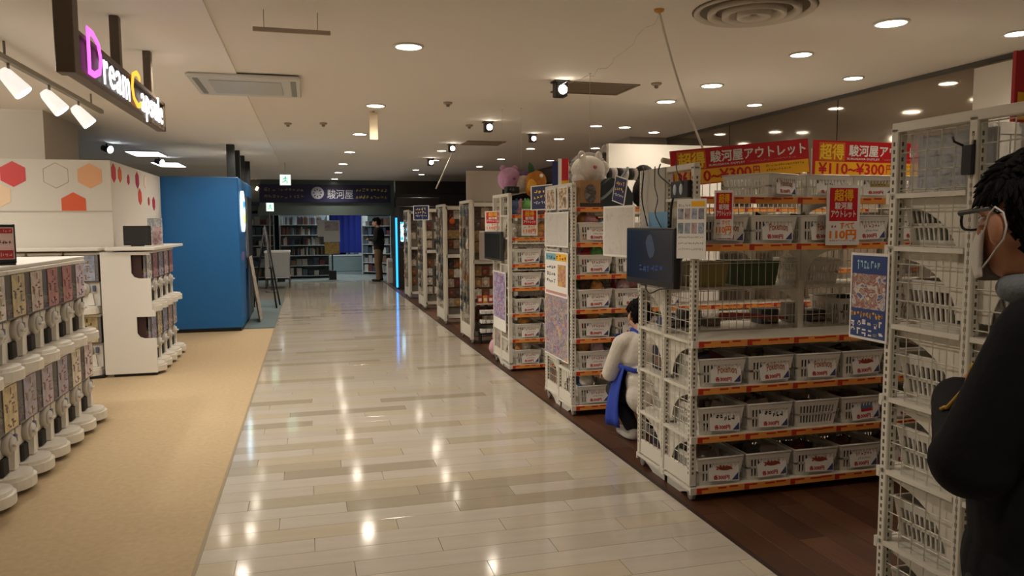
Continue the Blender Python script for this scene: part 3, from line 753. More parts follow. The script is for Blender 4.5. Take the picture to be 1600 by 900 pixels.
def gondola(label, y0, near, rear, L=2.7, H=1.80, slots=False, kick=.17, depth=D, front_shelves=True, mid_at=None):
    t = thing('display_rack', label, 'rack', (RX, y0, 0), 0, 'white wire shop racks')
    mid = depth/2
    pm = MB().rbox(0, .04, -.016, .016, .085, H, .003).mesh('post', WHITE)
    for y in (.016, mid, depth-.016):
        p = link('post', pm, t, (0, y, 0))
        if slots:
            b = MB(); z = .15
            while z < H-.04:
                b.box(-.0006, 0, -.004, .004, z, z+.014); z += .026
            stuff(b.build('slot_row', SLOTP, p))
            b = MB(); z = .15
            while z < H-.04:
                b.box(.014, .024, -.0168, -.016, z, z+.014); b.box(.014, .024, .016, .0168, z, z+.014); z += .026
            stuff(b.build('slot_row', SLOTP, p))
    MB().rbox(0, .035, 0, depth, H-.012, H+.02, .004).build('top_rail', WHITE, t)
    MB().box(.008, .026, .03, depth-.03, .085, kick).build('kick_panel', WHITE, t)
    for a in (.034, mid+.018): stuff(link('wire_grid', wire_mesh(mid-.052, H-kick-.02, .058, .062, 0), t, (.012, a, kick)))
    # centre uprights and the wire back
    nb = round(L/.9)
    for k in range(1, nb+1): link('post', pm, t, (.9*k-.02, mid, 0))
    w = link('wire_grid', wire_mesh(L, H-.2, .047, .16, 0), t, (L, mid, .15), PI/2); stuff(w)
    sm, rm = shelf_meshes(L, mid-.02)
    for side, lv in ((0, near), (1, rear)):
        for z in lv:
            s = link('shelf', sm, t, (0, 0, z) if side == 0 else (L, depth, z), 0 if side == 0 else PI)
            link('price_rail', rm, s)
    bm_ = bracket_mesh(mid-.02); bs_ = bracket_mesh(mid-.02, .06)
    for i, z in enumerate(near):
        for x in [.030]+[.9*k-.01 for k in range(1, nb)]:
            gap = z-(near[i-1] if i else 0)
            b = link('bracket', bm_ if x < .1 or gap > .4 else bs_, t, (x+.004, mid-.018, z-.017), PI)
    for z in rear:
        for x in [.030]+[.9*k-.01 for k in range(1, nb)]:
            link('bracket', bm_ if x < .1 else bs_, t, (x, mid+.018, z-.017))
    for y in (.03, depth-.03):
        for x in (.03, L-.05): link('caster', caster_mesh(), t, (x, y, 0))
    b = MB(); b.box(.0, L, mid-.03, mid+.03, .05, .085); b.build('base_beam', WHITE, t)
    return t

# ---------------------------------------------------------------- baskets
BAS = mat('basket_white', '#d9d5cb', .4)
BW, BD, BH = .276, .295, .150
def basket_mesh():
    """bottom at z 0, front at y 0, opening upward; slotted sides that lean outward"""
    b = MB(); t = .020
    def wall(p0, p1, q0, q1, n, solid=.0):
        """p0,p1 bottom corners, q0,q1 top corners; slotted between a bottom and a top band"""
        p0, p1, q0, q1 = map(Vector, (p0, p1, q0, q1)); nrm = (p1-p0).cross(q0-p0).normalized()*.0035
        def P(u, v): return (p0*(1-u)+p1*u)*(1-v)+(q0*(1-u)+q1*u)*v
        def slab(u0, u1, v0, v1):
            f = [P(u0, v0), P(u1, v0), P(u1, v1), P(u0, v1)]
            b.add([x-nrm for x in f]+[x+nrm for x in f], [(0,3,2,1),(4,5,6,7),(0,1,5,4),(1,2,6,5),(2,3,7,6),(3,0,4,7)])
        slab(0, 1, 0, .14); slab(0, 1, .80, 1); slab(0, 1, .44, .52)
        for i in range(n+1):
            c = .07+.86*i/n; slab(c-.014, c+.014, .14, .80)
        slab(0, .06, .14, .8); slab(.94, 1, .14, .8)
    w0, w1 = BW/2-t, BW/2
    B = [(-w0, t, 0), (w0, t, 0), (w0, BD-t, 0), (-w0, BD-t, 0)]; T = [(-w1, 0, BH), (w1, 0, BH), (w1, BD, BH), (-w1, BD, BH)]
    for i in range(4):
        j = (i+1) % 4; wall(B[i], B[j], T[i], T[j], 11)
    b.box(-w0, w0, t, BD-t, 0, .004)
    r = .006
    for i in range(4): b.tube([T[i], T[(i+1) % 4]], r, 6)
    return b.mesh('basket', BAS)
BME = basket_mesh()
CARD_W, CARD_H = .185, .112
def card_mesh(kind):
    k = ('card', kind)
    if k not in _wire:
        b = MB(); b.box(-CARD_W/2, CARD_W/2, -.002, 0, -CARD_H/2, CARD_H/2, 0)
        w, h = CARD_W/2, CARD_H/2; y = -.0026
        b.add([(-w+.004, y, h-.004), (-w+.004, y, h-.042), (-w+.042, y, h-.004)], [(0,1,2)], 1)
        b.add([(w-.004, y, -h+.004), (w-.004, y, -h+.045), (w-.045, y, -h+.004)], [(0,1,2)], 2)
        b.add([(-w+.010, y-.0004, h-.012), (-w+.012, y-.0004, h-.026), (-w+.018, y-.0004, h-.026), (-w+.030, y-.0004, h-.010)], [(0,1,2,3)], 0)
        _wire[k] = b.mesh('card', [PAPER, NAVY, mat('card_slate', '#38426e', .5)])
    return _wire[k]
POKE = mat('logo_brown', '#a0582a', .5)
def card(kind, parent, loc, rot=0):
    c = link('card', card_mesh(0), parent, loc); c.rotation_euler = (math.radians(-7), rot, 0)
    if kind == 'logo':
        text('Pokémon', .112, .040, POKE, c, (.008, -.003, .012), bold=.022, arch=.008)
    elif kind == 'black':
        b = MB(); marks(b, -.055, .065, -.002, .036, 5, 0, 11, -.003); b.build('lettering', INK, c)
    elif kind == 'red':
        b = MB(); b.prism([(.005+.042*math.cos(2*PI*i/14), .014+.014*math.sin(2*PI*i/14)) for i in range(14)], 'y', -.003, -.0024, 1); marks(b, -.05, .06, .002, .032, 5, 0, 12, -.0034); b.build('lettering', [RINK, BROWNI], c)
    elif kind == 'picture':
        b = MB(); quad(b, -.03, .05, -.012, .036, -.003, 0); quad(b, -.03, .05, -.012, .004, -.0033, 1); b.build('print', [mat('pic_teal', '#4d6a86', .5), RINK], c)
    elif kind == 'blue':
        b = MB(); marks(b, -.04, .05, .0, .025, 6, 0, 13, -.003); b.build('lettering', NAVY, c)
    elif kind == 'gold':
        b = MB(); quad(b, -.05, .08, .0, .04, -.003, 0); marks(b, -.04, .06, .008, .03, 5, 1, 14, -.0033); b.build('lettering', [mat('card_gold', '#a8935a', .5), BROWNI], c)
    else:
        b = MB(); marks(b, -.055, .065, .005, .03, 6, 0, 15, -.003); marks(b, -.04, .05, -.015, -.002, 7, 1, 16, -.003); b.build('lettering', [mat('print_rose', '#b2626c', .5), GREYI], c)
    text('各300円', .096, .024, RINK, c, (-.016, -.003, -.036), bold=.045)
    return c
PACKM = mat_random('packet_mix', ['#4a4442', '#6a4a44', '#8d8278', '#3a3d4a', '#9d9288', '#7a3a3a', '#4f555c', '#a5988c', '#4b423d', '#6c645d'], .22, amt=.5)
def packet_mesh(seed):
    r = random.Random(seed); b = MB(); n, m = 5, 4; w, h, th = .10, .14, .022
    vs = []; 
    for s in (-1, 1):
        for i in range(n):
            for j in range(m):
                u, v = i/(n-1)*2-1, j/(m-1)*2-1
                k = max(0, (1-u*u)*(1-v*v)); vs.append((u*w/2, s*(.0012+th*k*r.uniform(.6, 1.1)), v*h/2))
    fs = []; o = n*m
    for i in range(n-1):
        for j in range(m-1):
            a = i*m+j; fs.append((a, a+m, a+m+1, a+1)); fs.append((o+a, o+a+1, o+a+m+1, o+a+m))
    b.add(vs, fs, 0, True); return b.mesh('packet', PACKM)
PMES = [packet_mesh(i) for i in range(4)]
PLM = mat_random('plush_mix', ['#e2dcd2', '#e2a6b2', '#79bd66', '#c04444', '#6a5446', '#d9d1c6', '#4a5c80', '#d39a5c', '#e0c3c8'], .9, amt=.15)
def plush_mesh(seed):
    r = random.Random(seed); b = MB(); b.ball((0, 0, 0), (.06, .055, .052), 12, 8)
    b.ball((-.038, 0, .045), (.02, .014, .028), 8, 6); b.ball((.038, 0, .045), (.02, .014, .028), 8, 6); b.ball((0, -.045, -.01), (.024, .02, .018), 8, 6)
    b.ball((0, .01, -.06), (.045, .045, .04), 10, 6)
    return b.mesh('plush', PLM)
PLMES = [plush_mesh(0)]
ORDW = ['first', 'second', 'third', 'fourth', 'fifth', 'sixth', 'seventh']
rb = random.Random(11)
def basket(rack, shelfname, i, x, y, z, kind, rz=0, contents='packet', n=5, tilt=0, group=None):
    t = thing('basket', 'white slotted basket, %s along the %s of the %s' % (ORDW[i], shelfname, rack), 'basket', (x, y, z+.001), rz, 'slotted baskets of the '+rack)
    link('body', BME, t)
    if kind: card(kind, t, (.022, .004, .075), rb.uniform(-.06, .06))
    c, s = math.cos(rz), math.sin(rz)
    for k in range(n):
        lx, ly = rb.uniform(-.05, .05), .075+.17*(k+.5)/n*.85
        wx, wy = x+c*lx-s*ly, y+s*lx+c*ly
        if contents == 'packet':
            o = link('packet', PMES[k % 4], None, (wx, wy, z+.075+rb.uniform(-.008, .022)))
            o.rotation_euler = (rb.uniform(-.5, -.2), rb.uniform(-.5, .5), rz+rb.uniform(-.4, .4))
            tag(o, 'plastic wrapped packet in %s basket on %s of %s' % (ORDW[i], shelfname, rack), 'packet', 'packets in %s basket, %s, %s' % (ORDW[i], shelfname, rack))
        else:
            o = link('plush_toy', PLMES[0], None, (wx, wy, z+.16+rb.uniform(-.01, .03)))
            o.rotation_euler = (rb.uniform(-.3, .3), rb.uniform(-.5, .5), rz+rb.uniform(-1, 1))
            tag(o, 'small plush toy in %s basket on %s of %s' % (ORDW[i], shelfname, rack), 'plush toy', 'plush in %s basket, %s, %s' % (ORDW[i], shelfname, rack))
    return t
R1, R2, R3, R0 = 'monitor rack', 'clerk rack', 'pink plush rack', 'masked man rack'
Y1, Y2, Y3, Y4, Y5, Y6, Y7, Y0 = 3.58, 5.48, 7.38, 9.27, 11.2, 13.3, 15.4, 1.53
gondola('white wire rack with the black monitor on its end, full of baskets', Y1, [.075, .355, .62, .875, 1.39, 1.64], [.075, .355, .62, .88, 1.13, 1.40], slots=True)
gondola('white wire rack right behind the kneeling clerk, posters on its end', Y2, [.08, .355, .61, .84, 1.11, 1.36, 1.63], [.1, .4, .7, 1.0, 1.3, 1.6], slots=True)
gondola('white wire rack with the pink plush on top and a purple poster', Y3, [.06, .33, .59, .86, 1.10, 1.37, 1.60], [.1, .4, .7, 1.0, 1.3], L=1.8)
gondola('white wire rack beside the masked man at the picture edge', Y0, [.10, .37, .63, .89, 1.15, 1.42, 1.60], [.10, .37, .63, .89, 1.15, 1.42, 1.60], slots=True, kick=.10, H=1.82)
# rack one, near side
rows = [(.075, 'lowest shelf', ['red', 'red', 'red', 'rose', 'rose']), (.355, 'second shelf up', ['black', 'black', None, 'picture', 'rose']),
        (.62, 'third shelf up', ['logo', 'logo', 'logo', 'red', 'red']), (1.39, 'fifth shelf up', ['logo', 'logo', 'logo', 'rose', 'rose'])]
for z, nm, ks in rows:
    for i, k in enumerate(ks):
        basket(R1, nm, i, 2.145+.302*i, Y1+.006+rb.uniform(0, .012), z, k, rb.uniform(-.02, .02), n=3 if k is None else 6)
for i, (x, k, rz) in enumerate([(2.47, 'logo', .42), (2.78, 'blue', .02), (3.09, 'gold', -.03), (3.40, 'rose', 0)]):
    basket(R1, 'top shelf', i, x, Y1+.02-(.05 if i == 0 else 0), 1.64, k, rz, n=0).scale = (1, 1, .82)
# goods lying on the top and fourth shelf
def bar_goods(name, label, cat, pts, r, m, loc, group=None):
    t = thing(name, label, cat, loc, 0, group)
    MB().tube(pts, r, 8).build('body', m, t)
    a, b = Vector(pts[-2]), Vector(pts[-1]); d = (b-a).normalized()
    rr = r if not isinstance(r, list) else r[-1]
    MB().tube([b, b+d*.02], [rr*1.25, rr*1.25], 8).build('cap', mat('cap_dark', '#3c3230', .5), t)
    return t
bar_goods('toy_sword', 'red toy sword lying behind the wire back of the monitor rack', 'toy', [(-.22, 0, .06), (0, 0, .05), (.22, 0, .03)], [.018, .016, .008], mat('toy_red', '#a8433f', .4), (2.58, Y1+.41, .895))
for i, (x, c, w) in enumerate([(2.09, '#27406e', .1), (2.22, '#2a2b30', .12), (2.36, '#7a6e60', .1), (2.75, '#3b3f44', .12), (2.95, '#8d8478', .1), (3.1, '#2e2726', .11)]):
    o = MB().rbox(-w/2, w/2, -.06, .06, 0, [.06, .1, .05, .09, .12, .07][i], .006).build('boxed_toy', mat('boxed_%d' % i, c, .4), None, (x, Y1+.54, .882))
    tag(o, ['blue', 'black', 'tan', 'charcoal', 'beige', 'dark brown'][i]+' boxed toy behind the wire back of the monitor rack', 'boxed toy', 'boxed toys on the back of the monitor rack')
    b2 = MB(); quad(b2, -w/2+.012, w/2-.012, .012, .035, -.0606, 0); b2.build('label', mat_picture('boxlab%d' % i, ['#c9bfae', '#6a6258', '#94897a'], 30, i), o)
for i, (x, c) in enumerate([(2.26, '#9c8e5a'), (2.60, '#4b5f3c'), (3.02, '#cfcabf')]):
    t = thing('basket', ['cream', 'green', 'grey white'][i]+' tub on the back of the monitor rack, seen through the wire', 'basket', (x, Y1+.66, 1.131), PI)
    b = MB(); m_ = mat('tub_%d' % i, c, .5)
    if i == 2: link('body', BME, t)
    else:
        b.prism([(-.11, 0), (.11, 0), (.135, .13), (.145, .135), (.145, .145), (-.145, .145), (-.145, .135), (-.135, .13)], 'y', .02, .28); b.build('body', m_, t)
        MB().lathe([(.014, .018), (.012, .016)], (0, 0, .08), 10, axis='y').build('sticker', mat('sticker_blue', '#41597a', .5), t)
for z, nm in ((.075, 'lowest'), (.62, 'third')):
    for i, c in enumerate(['#22283c', '#2b2420', '#5c3a2c', '#33302e']):
        o = MB().rbox(-.06, .06, -.10, .10, 0, [.14, .11, .16, .12][i], .008).build('boxed_toy', mat('rear_box_%d' % i, c, .5), None, (2.08+.135*i, Y1+.52, z+.001))
        tag(o, '%s boxed toy on the %s shelf at the back of the monitor rack' % (['navy', 'black', 'brown', 'charcoal'][i], nm), 'boxed toy', 'boxed toys, %s rear shelf of the monitor rack' % nm)
        b2 = MB(); b2.box(-.0606, -.06, -.07, .07, .03, .08); b2.build('label', mat_picture('rearlab%d' % i, ['#a89a86', '#6a4438', '#8a7f72'], 30, i), o)
for i in range(1, 3): basket(R1, 'rear third shelf', i, 2.37+.31*i, Y1+D-.01, .62, None, PI, n=3)
for i in range(3): basket(R1, 'rear second shelf', i, 2.17+.31*i, Y1+D-.01, .355, None, PI, n=3)

for i in range(2): basket(R1, 'rear fourth shelf', i, 3.3+.31*i, Y1+D-.01, .88, None, PI, n=2)
# rack two
r2 = [(.08, 'lowest shelf', 'rose'), (.355, 'second shelf up', 'rose'), (.61, 'third shelf up', 'rose'), (.84, 'fourth shelf up', 'rose'), (1.11, 'fifth shelf up', 'rose'), (1.36, 'sixth shelf up', 'rose')]
for z, nm, k in r2:
    for i in range(3): basket(R2, nm, i, 2.15+.305*i, Y2+.006, z, k, rb.uniform(-.02, .02), 'plush', n=4)
for i in range(2):
    for z, nm in ((.4, 'rear second shelf'), (1.0, 'rear fourth shelf')): basket(R2, nm, i, 2.17+.31*i, Y2+D-.01, z, None, PI, n=2)
# rack three
for z, nm in ((.06, 'lowest shelf'), (.33, 'second shelf up'), (.59, 'third shelf up'), (.86, 'fourth shelf up'), (1.10, 'fifth shelf up')):
    for i in range(2): basket(R3, nm, i, 2.16+.305*i, Y3+.006, z, 'rose', rb.uniform(-.05, .05), 'packet' if z > .5 else 'plush', n=4)
for z, nm in ((1.37, 'sixth shelf up'), (1.60, 'top shelf')):
    for i in range(7):
        o = link('plush_toy', PLMES[0], None, (2.03+.07*i, Y3+.1+.04*(i % 2), z+.1)); o.rotation_euler = (0, 0, rb.uniform(-1, 1)); 
        tag(o, 'small plush toy lying loose on the %s of the %s' % (nm, R3), 'plush toy', 'loose plush on the %s of the %s' % (nm, R3))
# rack zero, both sides
for z, nm in ((.10, 'lowest shelf'), (.37, 'second shelf up'), (.63, 'third shelf up'), (.89, 'fourth shelf up'), (1.15, 'fifth shelf up'), (1.42, 'sixth shelf up')):
    for i in range(1): basket(R0, 'far side '+nm, i, 2.15+.305*i, Y0+D-.01, z, 'rose', PI, n=5)
    basket(R0, 'near side '+nm, 0, 2.15, Y0+.006, z, 'rose', 0, n=5)

# ---------------------------------------------------------------- banners and cards
def banner(label, loc, w, h, tilt=0, rz=0):
    t = thing('sale_banner', label, 'banner', loc, rz); t.rotation_euler = (0, -tilt, rz)
    b = MB().box(-w/2, w/2, -.006, .006, -h/2, h/2).build('board', RED, t)
    q = MB(); quad(q, -w/2+.012, w/2-.006, -h/2+.006, -h*.08, -.0066); q.build('yellow_band', YEL, t)
    q = MB(); quad(q, -w*.46, -w*.258, -h*.06, h*.45, -.0068); q.build('orange_panel', mat('banner_orange', '#d9701a', .5), t)
    text('超得', w*.185, h*.42, YELL, t, (-w*.36, -.008, h*.19), bold=.03)
    text('駿河屋アウトレット', w*.70, h*.31, LETW, t, (w*.125, -.008, h*.24), bold=.03)
    text('SURUGAYA OUTLET', w*.26, h*.05, LETW, t, (-w*.11, -.008, h*.01), bold=.03)
    q = MB(); marks(q, w*.04, w*.2, -h*.02, h*.04, 12, 0, 3, -.008); marks(q, w*.23, w*.4, -h*.01, h*.05, 12, 0, 4, -.008); q.build('small_print', mat('print_pinkish', '#d98f8a', .5), t)
    text('¥110~¥300', w*.52, h*.30, RED, t, (-w*.20, -.0085, -h*.27), bold=.03)
    text('円', w*.045, h*.24, RED, t, (w*.10, -.0085, -h*.26), bold=.02)
    q = MB(); marks(q, w*.17, w*.46, -h*.2, -h*.13, 16, 0, 5, -.0085); marks(q, w*.17, w*.36, -h*.32, -h*.25, 10, 0, 6, -.0085); q.build('small_print', mat('print_ochre', '#9c5a12', .5), t)
    return t
def stakes(t, xs, h, d):
    for x in xs: MB().tube([(x, .01, -h), (x, .01, -h-d)], .006, 6).build('stake', WHITE, t)
b1 = banner('red and yellow sale banner tilted up, above the monitor rack', (2.44, Y1+.34, 1.855), .90, .205, math.radians(6.0)); stakes(b1, (-.35, .35), .1, .05)
b2 = banner('level red and yellow sale banner right of the tilted one', (3.37, Y1+.34, 1.885), .90, .215, math.radians(-.5)); stakes(b2, (-.4, .4), .1, .06)
b3 = banner('red and yellow sale banner above the masked man', (2.57, Y0+.36, 1.92), .90, .215, 0); stakes(b3, (-.4, .4), .1, .02)
def sale_card(label, loc, w, h, rz=0, lean=0, stick=0):
    t = thing('sale_card', label, 'sale card', loc, rz, 'red and white sale cards'); t.rotation_euler = (lean, 0, rz)
    MB().box(-w/2, w/2, -.003, .003, -h/2, h/2).build('board', PAPER, t)
    q = MB(); quad(q, -w*.42, w*.42, -h*.10, h*.45, -.0034); q.build('red_panel', RED, t)
    text('超得', w*.56, h*.19, YEL, t, (0, -.0042, h*.33), bold=.03)
    text('駿河屋', w*.52, h*.115, LETW, t, (0, -.0042, h*.155), bold=.025)
    text('アウトレット', w*.74, h*.115, LETW, t, (0, -.0042, h*.02), bold=.03)
    q = MB(); marks(q, -w*.38, -w*.16, -h*.22, -h*.14, 2, 0, 8, -.0036); marks(q, -w*.4, w*.4, -h*.44, -h*.41, 12, 0, 9, -.0036); q.build('small_print', mat('print_plum', '#a0527a', .5), t)
    text('すべて', w*.42, h*.11, ORNG, t, (w*.12, -.0042, -h*.175), bold=.035)
    text('110円', w*.78, h*.15, ORNG, t, (0, -.0042, -h*.325), bold=.045)
    if stick: MB().tube([(0, .006, h/2-.02), (0, .02, h/2+stick)], .0025, 5).build('hook', GREYM, t)
    return t
sale_card('large red and white sale card in front of the baskets on the monitor rack', (2.85, Y1-.026, 1.545), .215, .33, 0, 0, .02)
sale_card('narrow red and white sale card hung at the post of the monitor rack', (2.11, Y1-.03, 1.55), .10, .25, math.radians(-15), 0, .02)
sale_card('red and white sale card on the front of the pink plush rack', (2.165, Y3-.03, 1.525), .17, .27, 0, 0, .02)
sale_card('red and white sale card at the end of the pink plush rack', (RX-.02, Y3+.57, 1.54), .34, .22, -PI/2+.75, 0, .02).scale = (.6, 1, 1)

def end_poster(label, y, z, w, h, build, x=RX-.012, yaw=0, name='poster', cat='poster'):
    """flat sheet on a rack end, facing the walkway"""
    t = thing(name, label, cat, (x, y, z), -PI/2+yaw)
    MB().box(-w/2, w/2, -.002, .002, -h/2, h/2).build('sheet', PAPER, t)
    build(t, w, h); return t
def pic(name, cols, x0, x1, z0, z1, scale=12, seed=0, yy=-.0028):
    def f(t, w, h):
        q = MB(); quad(q, w*x0, w*x1, h*z0, h*z1, yy); q.build('picture', mat_picture(name, cols, scale, seed), t)
    return f
# blue poster on the far edge of the masked man's rack
def p_blue(t, w, h):
    q = MB(); quad(q, -w*.46, w*.46, -h*.47, h*.47, -.0026); q.build('blue_ground', mat('poster_blue', '#27407e', .45), t)
    pic('poster_figures', ['#27407e', '#b9a08e', '#8a4a44', '#d8cfc4', '#35548e', '#a8746a'], -.44, .44, -.14, .26, 26, 4, -.0032)(t, w, h)
    q = MB(); marks(q, -w*.32, w*.3, h*.30, h*.42, 7, 0, 21, -.0034); q.build('title', mat('title_cyan', '#9fd0dc', .4), t)
    q = MB(); marks(q, -w*.46, w*.44, -h*.25, -h*.17, 11, 0, 22, -.0034); q.build('lettering', YEL, t)
    q = MB(); marks(q, -w*.44, w*.44, -h*.36, -h*.265, 6, 0, 23, -.0034); marks(q, -w*.44, w*.44, -h*.46, -h*.37, 6, 0, 24, -.0034); q.build('lettering', LETW, t)
end_poster('blue poster with white lettering beside the slotted post of the masked man rack', 2.275, 1.235, .19, .315, p_blue, RX-.005)
# sheet of small pictures on the monitor rack
def p_grid(t, w, h):
    for r in range(2):
        for c in range(4):
            q = MB(); quad(q, w*(-.46+.235*c), w*(-.27+.235*c), h*(.16-.24*r), h*(.34-.24*r), -.0027); q.build('picture', mat_picture('grid_pic_%d' % ((r*4+c) % 5), [['#6f7688', '#a9adb8', '#4b5160'], ['#8a5a58', '#c0aeb0', '#54474e'], ['#5f6a8f', '#b0b6c4', '#3e4768'], ['#54606a', '#8f9aa4', '#7a4040'], ['#9aa4ac', '#5a7a86', '#c9c4bc']][(r*4+c) % 5], 30, r*4+c), t)
    q = MB(); quad(q, 0, w*.46, h*.37, h*.46, -.0027, 0); marks(q, -w*.44, -w*.03, h*.37, h*.42, 6, 1, 5, -.0027); marks(q, -w*.44, w*.44, -h*.16, -h*.12, 14, 1, 6, -.0027); marks(q, -w*.44, w*.44, -h*.26, -h*.22, 14, 1, 7, -.0027); marks(q, -w*.44, w*.44, -h*.36, -h*.32, 14, 1, 8, -.0027)
    q.build('lettering', [YEL, GREYI], t)
end_poster('white sheet with two rows of small pictures on the monitor rack', 3.545, 1.475, .17, .31, p_grid, RX-.03, .55)
# posters on rack two
def p_plain(t, w, h):
    q = MB(); quad(q, -w*.46, w*.46, -h*.46, h*.46, -.0026); q.build('print', mat_picture('plain_print', ['#c4beb6', '#cbc6be', '#d0cbc4', '#bdb6ae'], 10, 3), t)
end_poster('blank pale board on the end of the clerk rack', Y2+.34, 1.46, .60, .28, p_plain)
def p_event(t, w, h):
    q = MB(); quad(q, -w*.46, w*.0, h*.30, h*.46, -.0026, 0); quad(q, 0, w*.46, h*.30, h*.46, -.0026, 1); marks(q, -w*.44, -w*.02, h*.32, h*.44, 4, 2, 31, -.003); marks(q, w*.02, w*.44, h*.32, h*.44, 4, 3, 32, -.003)
    for k in range(3): marks(q, -w*.42, w*.0, h*(.10-.16*k), h*(.2-.16*k), 4, 3, 33+k, -.003)
    quad(q, w*.08, w*.42, -h*.26, h*.22, -.0028, 4); quad(q, -w*.46, w*.46, -h*.46, -h*.40, -.0026, 5)
    q.build('print', [mat('ev_teal', '#7fb4bc', .5), YEL, NAVY, INK, mat_picture('ev_pic', ['#c48a5a', '#a86a72', '#d8b45a', '#8a4a44'], 20, 2), mat('ev_rose', '#c48a8a', .5)], t)
end_poster('white event poster with yellow heading on the end of the clerk rack', Y2+.33, 1.10, .58, .36, p_event, RX-.014)
end_poster('large crowded colourful poster low on the end of the clerk rack', Y2+.34, .68, .60, .54, pic('manga_poster', ['#5a3a5c', '#a86a8c', '#c9b48a', '#4b5a7a', '#b8a8b8', '#7a4a7a', '#8f8a4c'], -.48, .48, -.48, .48, 16, 6), RX-.010)
def p_navy(t, w, h):
    q = MB(); quad(q, -w*.45, w*.45, -h*.46, h*.46, -.0026, 0); marks(q, -w*.34, w*.34, h*.16, h*.34, 4, 1, 41, -.003); marks(q, -w*.38, w*.38, -h*.06, h*.10, 5, 1, 42, -.003); marks(q, -w*.36, w*.36, -h*.26, -h*.14, 7, 2, 43, -.003)
    q.build('print', [mat('navy_card', '#1c2458', .5), YELL, LETW], t)
end_poster('navy card with yellow lettering beside the orange plush', Y2+.78, 1.735, .42, .215, p_navy, RX+.01, .2)
end_poster('navy card standing crooked above the white sheet', Y1+D+.3, 1.72, .14, .17, p_navy, RX, .2).rotation_euler.y = .25
end_poster('small navy and yellow card at the far end of the rack row', 13.33, 1.72, .34, .26, p_navy, RX-.02, .8)
ws = end_poster('plain white sheet hanging beside the black monitor', 4.545, 1.455, .40, .33, p_plain, RX-.01, .12)
MB().tube([(.0, .006, .155), (.33, .03, .155)], .003, 6).build('wire_arm', GREYM, ws)
for i, (y, c) in enumerate([(Y2+.47, 'a'), (Y2+.17, 'b')]):
    end_poster(['left', 'right'][i]+' small photo sheet at the top of the clerk rack end', y, 1.71, .24, .18, pic('photo_sheet_'+c, ['#d8d4cc', '#4a4038', '#c9a05a', '#e4e0d8', '#8a3a34'], -.4, .4, -.44, .42, 24, 3+i))
end_poster('purple character poster on the end of the pink plush rack', Y3+.33, .70, .52, .62, pic('purple_poster', ['#3a3a6a', '#8f86b8', '#c4b4cc', '#5a4a8a', '#a8746a', '#e0d8dc'], -.47, .47, -.30, .48, 13, 9))
# black monitor and its cables
t = thing('monitor', 'black flat screen with a dim blue picture mounted on the nearest full rack', 'monitor', (1.90, 3.965, 1.315), -PI/2+.02)
MB().rbox(-.305, .305, -.02, .02, -.165, .165, .008).build('housing', BLACK, t)
MB().box(-.285, .285, -.0215, -.02, -.13, .15).build('screen', mat('screen_navy', '#0c1326', .15, emit=.06), t)
q = MB(); q.prism([(.02+.05*math.sin(k/10*2*PI)*(1+.3*math.sin(5*k)), .06+.07*math.cos(k/10*2*PI)) for k in range(10)], 'y', -.0222, -.0216); q.build('screen_figure', mat('screen_pale', '#3c4a63', .3, emit=.04), t)
q = MB(); marks(q, -.12, .18, -.095, -.045, 6, 0, 51, -.0222); q.build('screen_text', mat('screen_text', '#263f78', .3, emit=.08), t)
MB().box(-.06, .06, .02, .045, -.1, .1).build('mount', DARK, t)
def cable(label, pts, r=.004, m=BLACK):
    o = MB(); P = [Vector(p) for p in pts]
    # smooth the path
    Q = []
    for i in range(len(P)-1):
        for k in range(5):
            s = k/5; p0, p1, p2, p3 = P[max(0, i-1)], P[i], P[i+1], P[min(len(P)-1, i+2)]
            Q.append(.5*((2*p1)+(p2-p0)*s+(2*p0-5*p1+4*p2-p3)*s*s+(3*p1-p0-3*p2+p3)*s**3))
    Q.append(P[-1]); o.tube(Q, r, 6); b = o.build('power_cable', m)
    return tag(b, label, 'cable', 'cables above the monitor')
cable('thick black cable from the rack top down to the left of the monitor', [(1.93, 4.16, 1.84), (1.915, 4.12, 1.80), (1.92, 4.15, 1.65), (1.925, 4.08, 1.49)])
cable('thin black cable curving into the middle of the monitor', [(1.93, 4.0, 1.83), (1.92, 3.98, 1.72), (1.915, 3.93, 1.64), (1.92, 3.97, 1.56), (1.925, 3.90, 1.48)], .003)
cable('black cable from the rack top to the double plug', [(1.93, 3.93, 1.84), (1.915, 3.92, 1.78), (1.92, 3.78, 1.71), (1.925, 3.73, 1.67)])
cable('black cable from the double plug down behind the monitor', [(1.93, 3.75, 1.67), (1.92, 3.77, 1.60), (1.925, 3.79, 1.48)], .006)
cable('black cable slanting from the rack post to the double plug', [(1.93, 3.74, 1.84), (1.915, 3.70, 1.78), (1.92, 3.64, 1.71)], .003)
cable('black cable loop hanging under the monitor', [(1.92, 4.08, 1.16), (1.91, 4.06, 1.12), (1.91, 4.0, 1.10), (1.92, 3.9, 1.13), (1.925, 3.72, 1.15)], .004)
t = thing('power_strip', 'black double plug with two white sockets tied to the monitor rack', 'plug', (1.935, 3.70, 1.685))
MB().rbox(-.014, .014, -.11, .09, -.045, .045, .006).build('body', BLACK, t)
for y in (-.035, .035): MB().ball((-.015, y, .0), (.006, .018, .03), 10, 8).build('socket', mat('socket_blue', '#bfc8d2', .3), t)
o = MB().box(-.002, .002, -.30, .02, -.20, .20).build('backing_sheet', mat('sheet_pale', '#b6b2a8', .5), None, (1.945, 4.20, 1.62)); tag(o, 'pale plastic sheet tied inside the monitor rack end', 'sheet')
o = MB().box(-.002, .002, -.12, .12, -.05, .05).build('blue_card', mat('card_azure', '#6f9fc4', .5), None, (1.943, 3.98, 1.52)); tag(o, 'small light blue card just above the monitor', 'card')
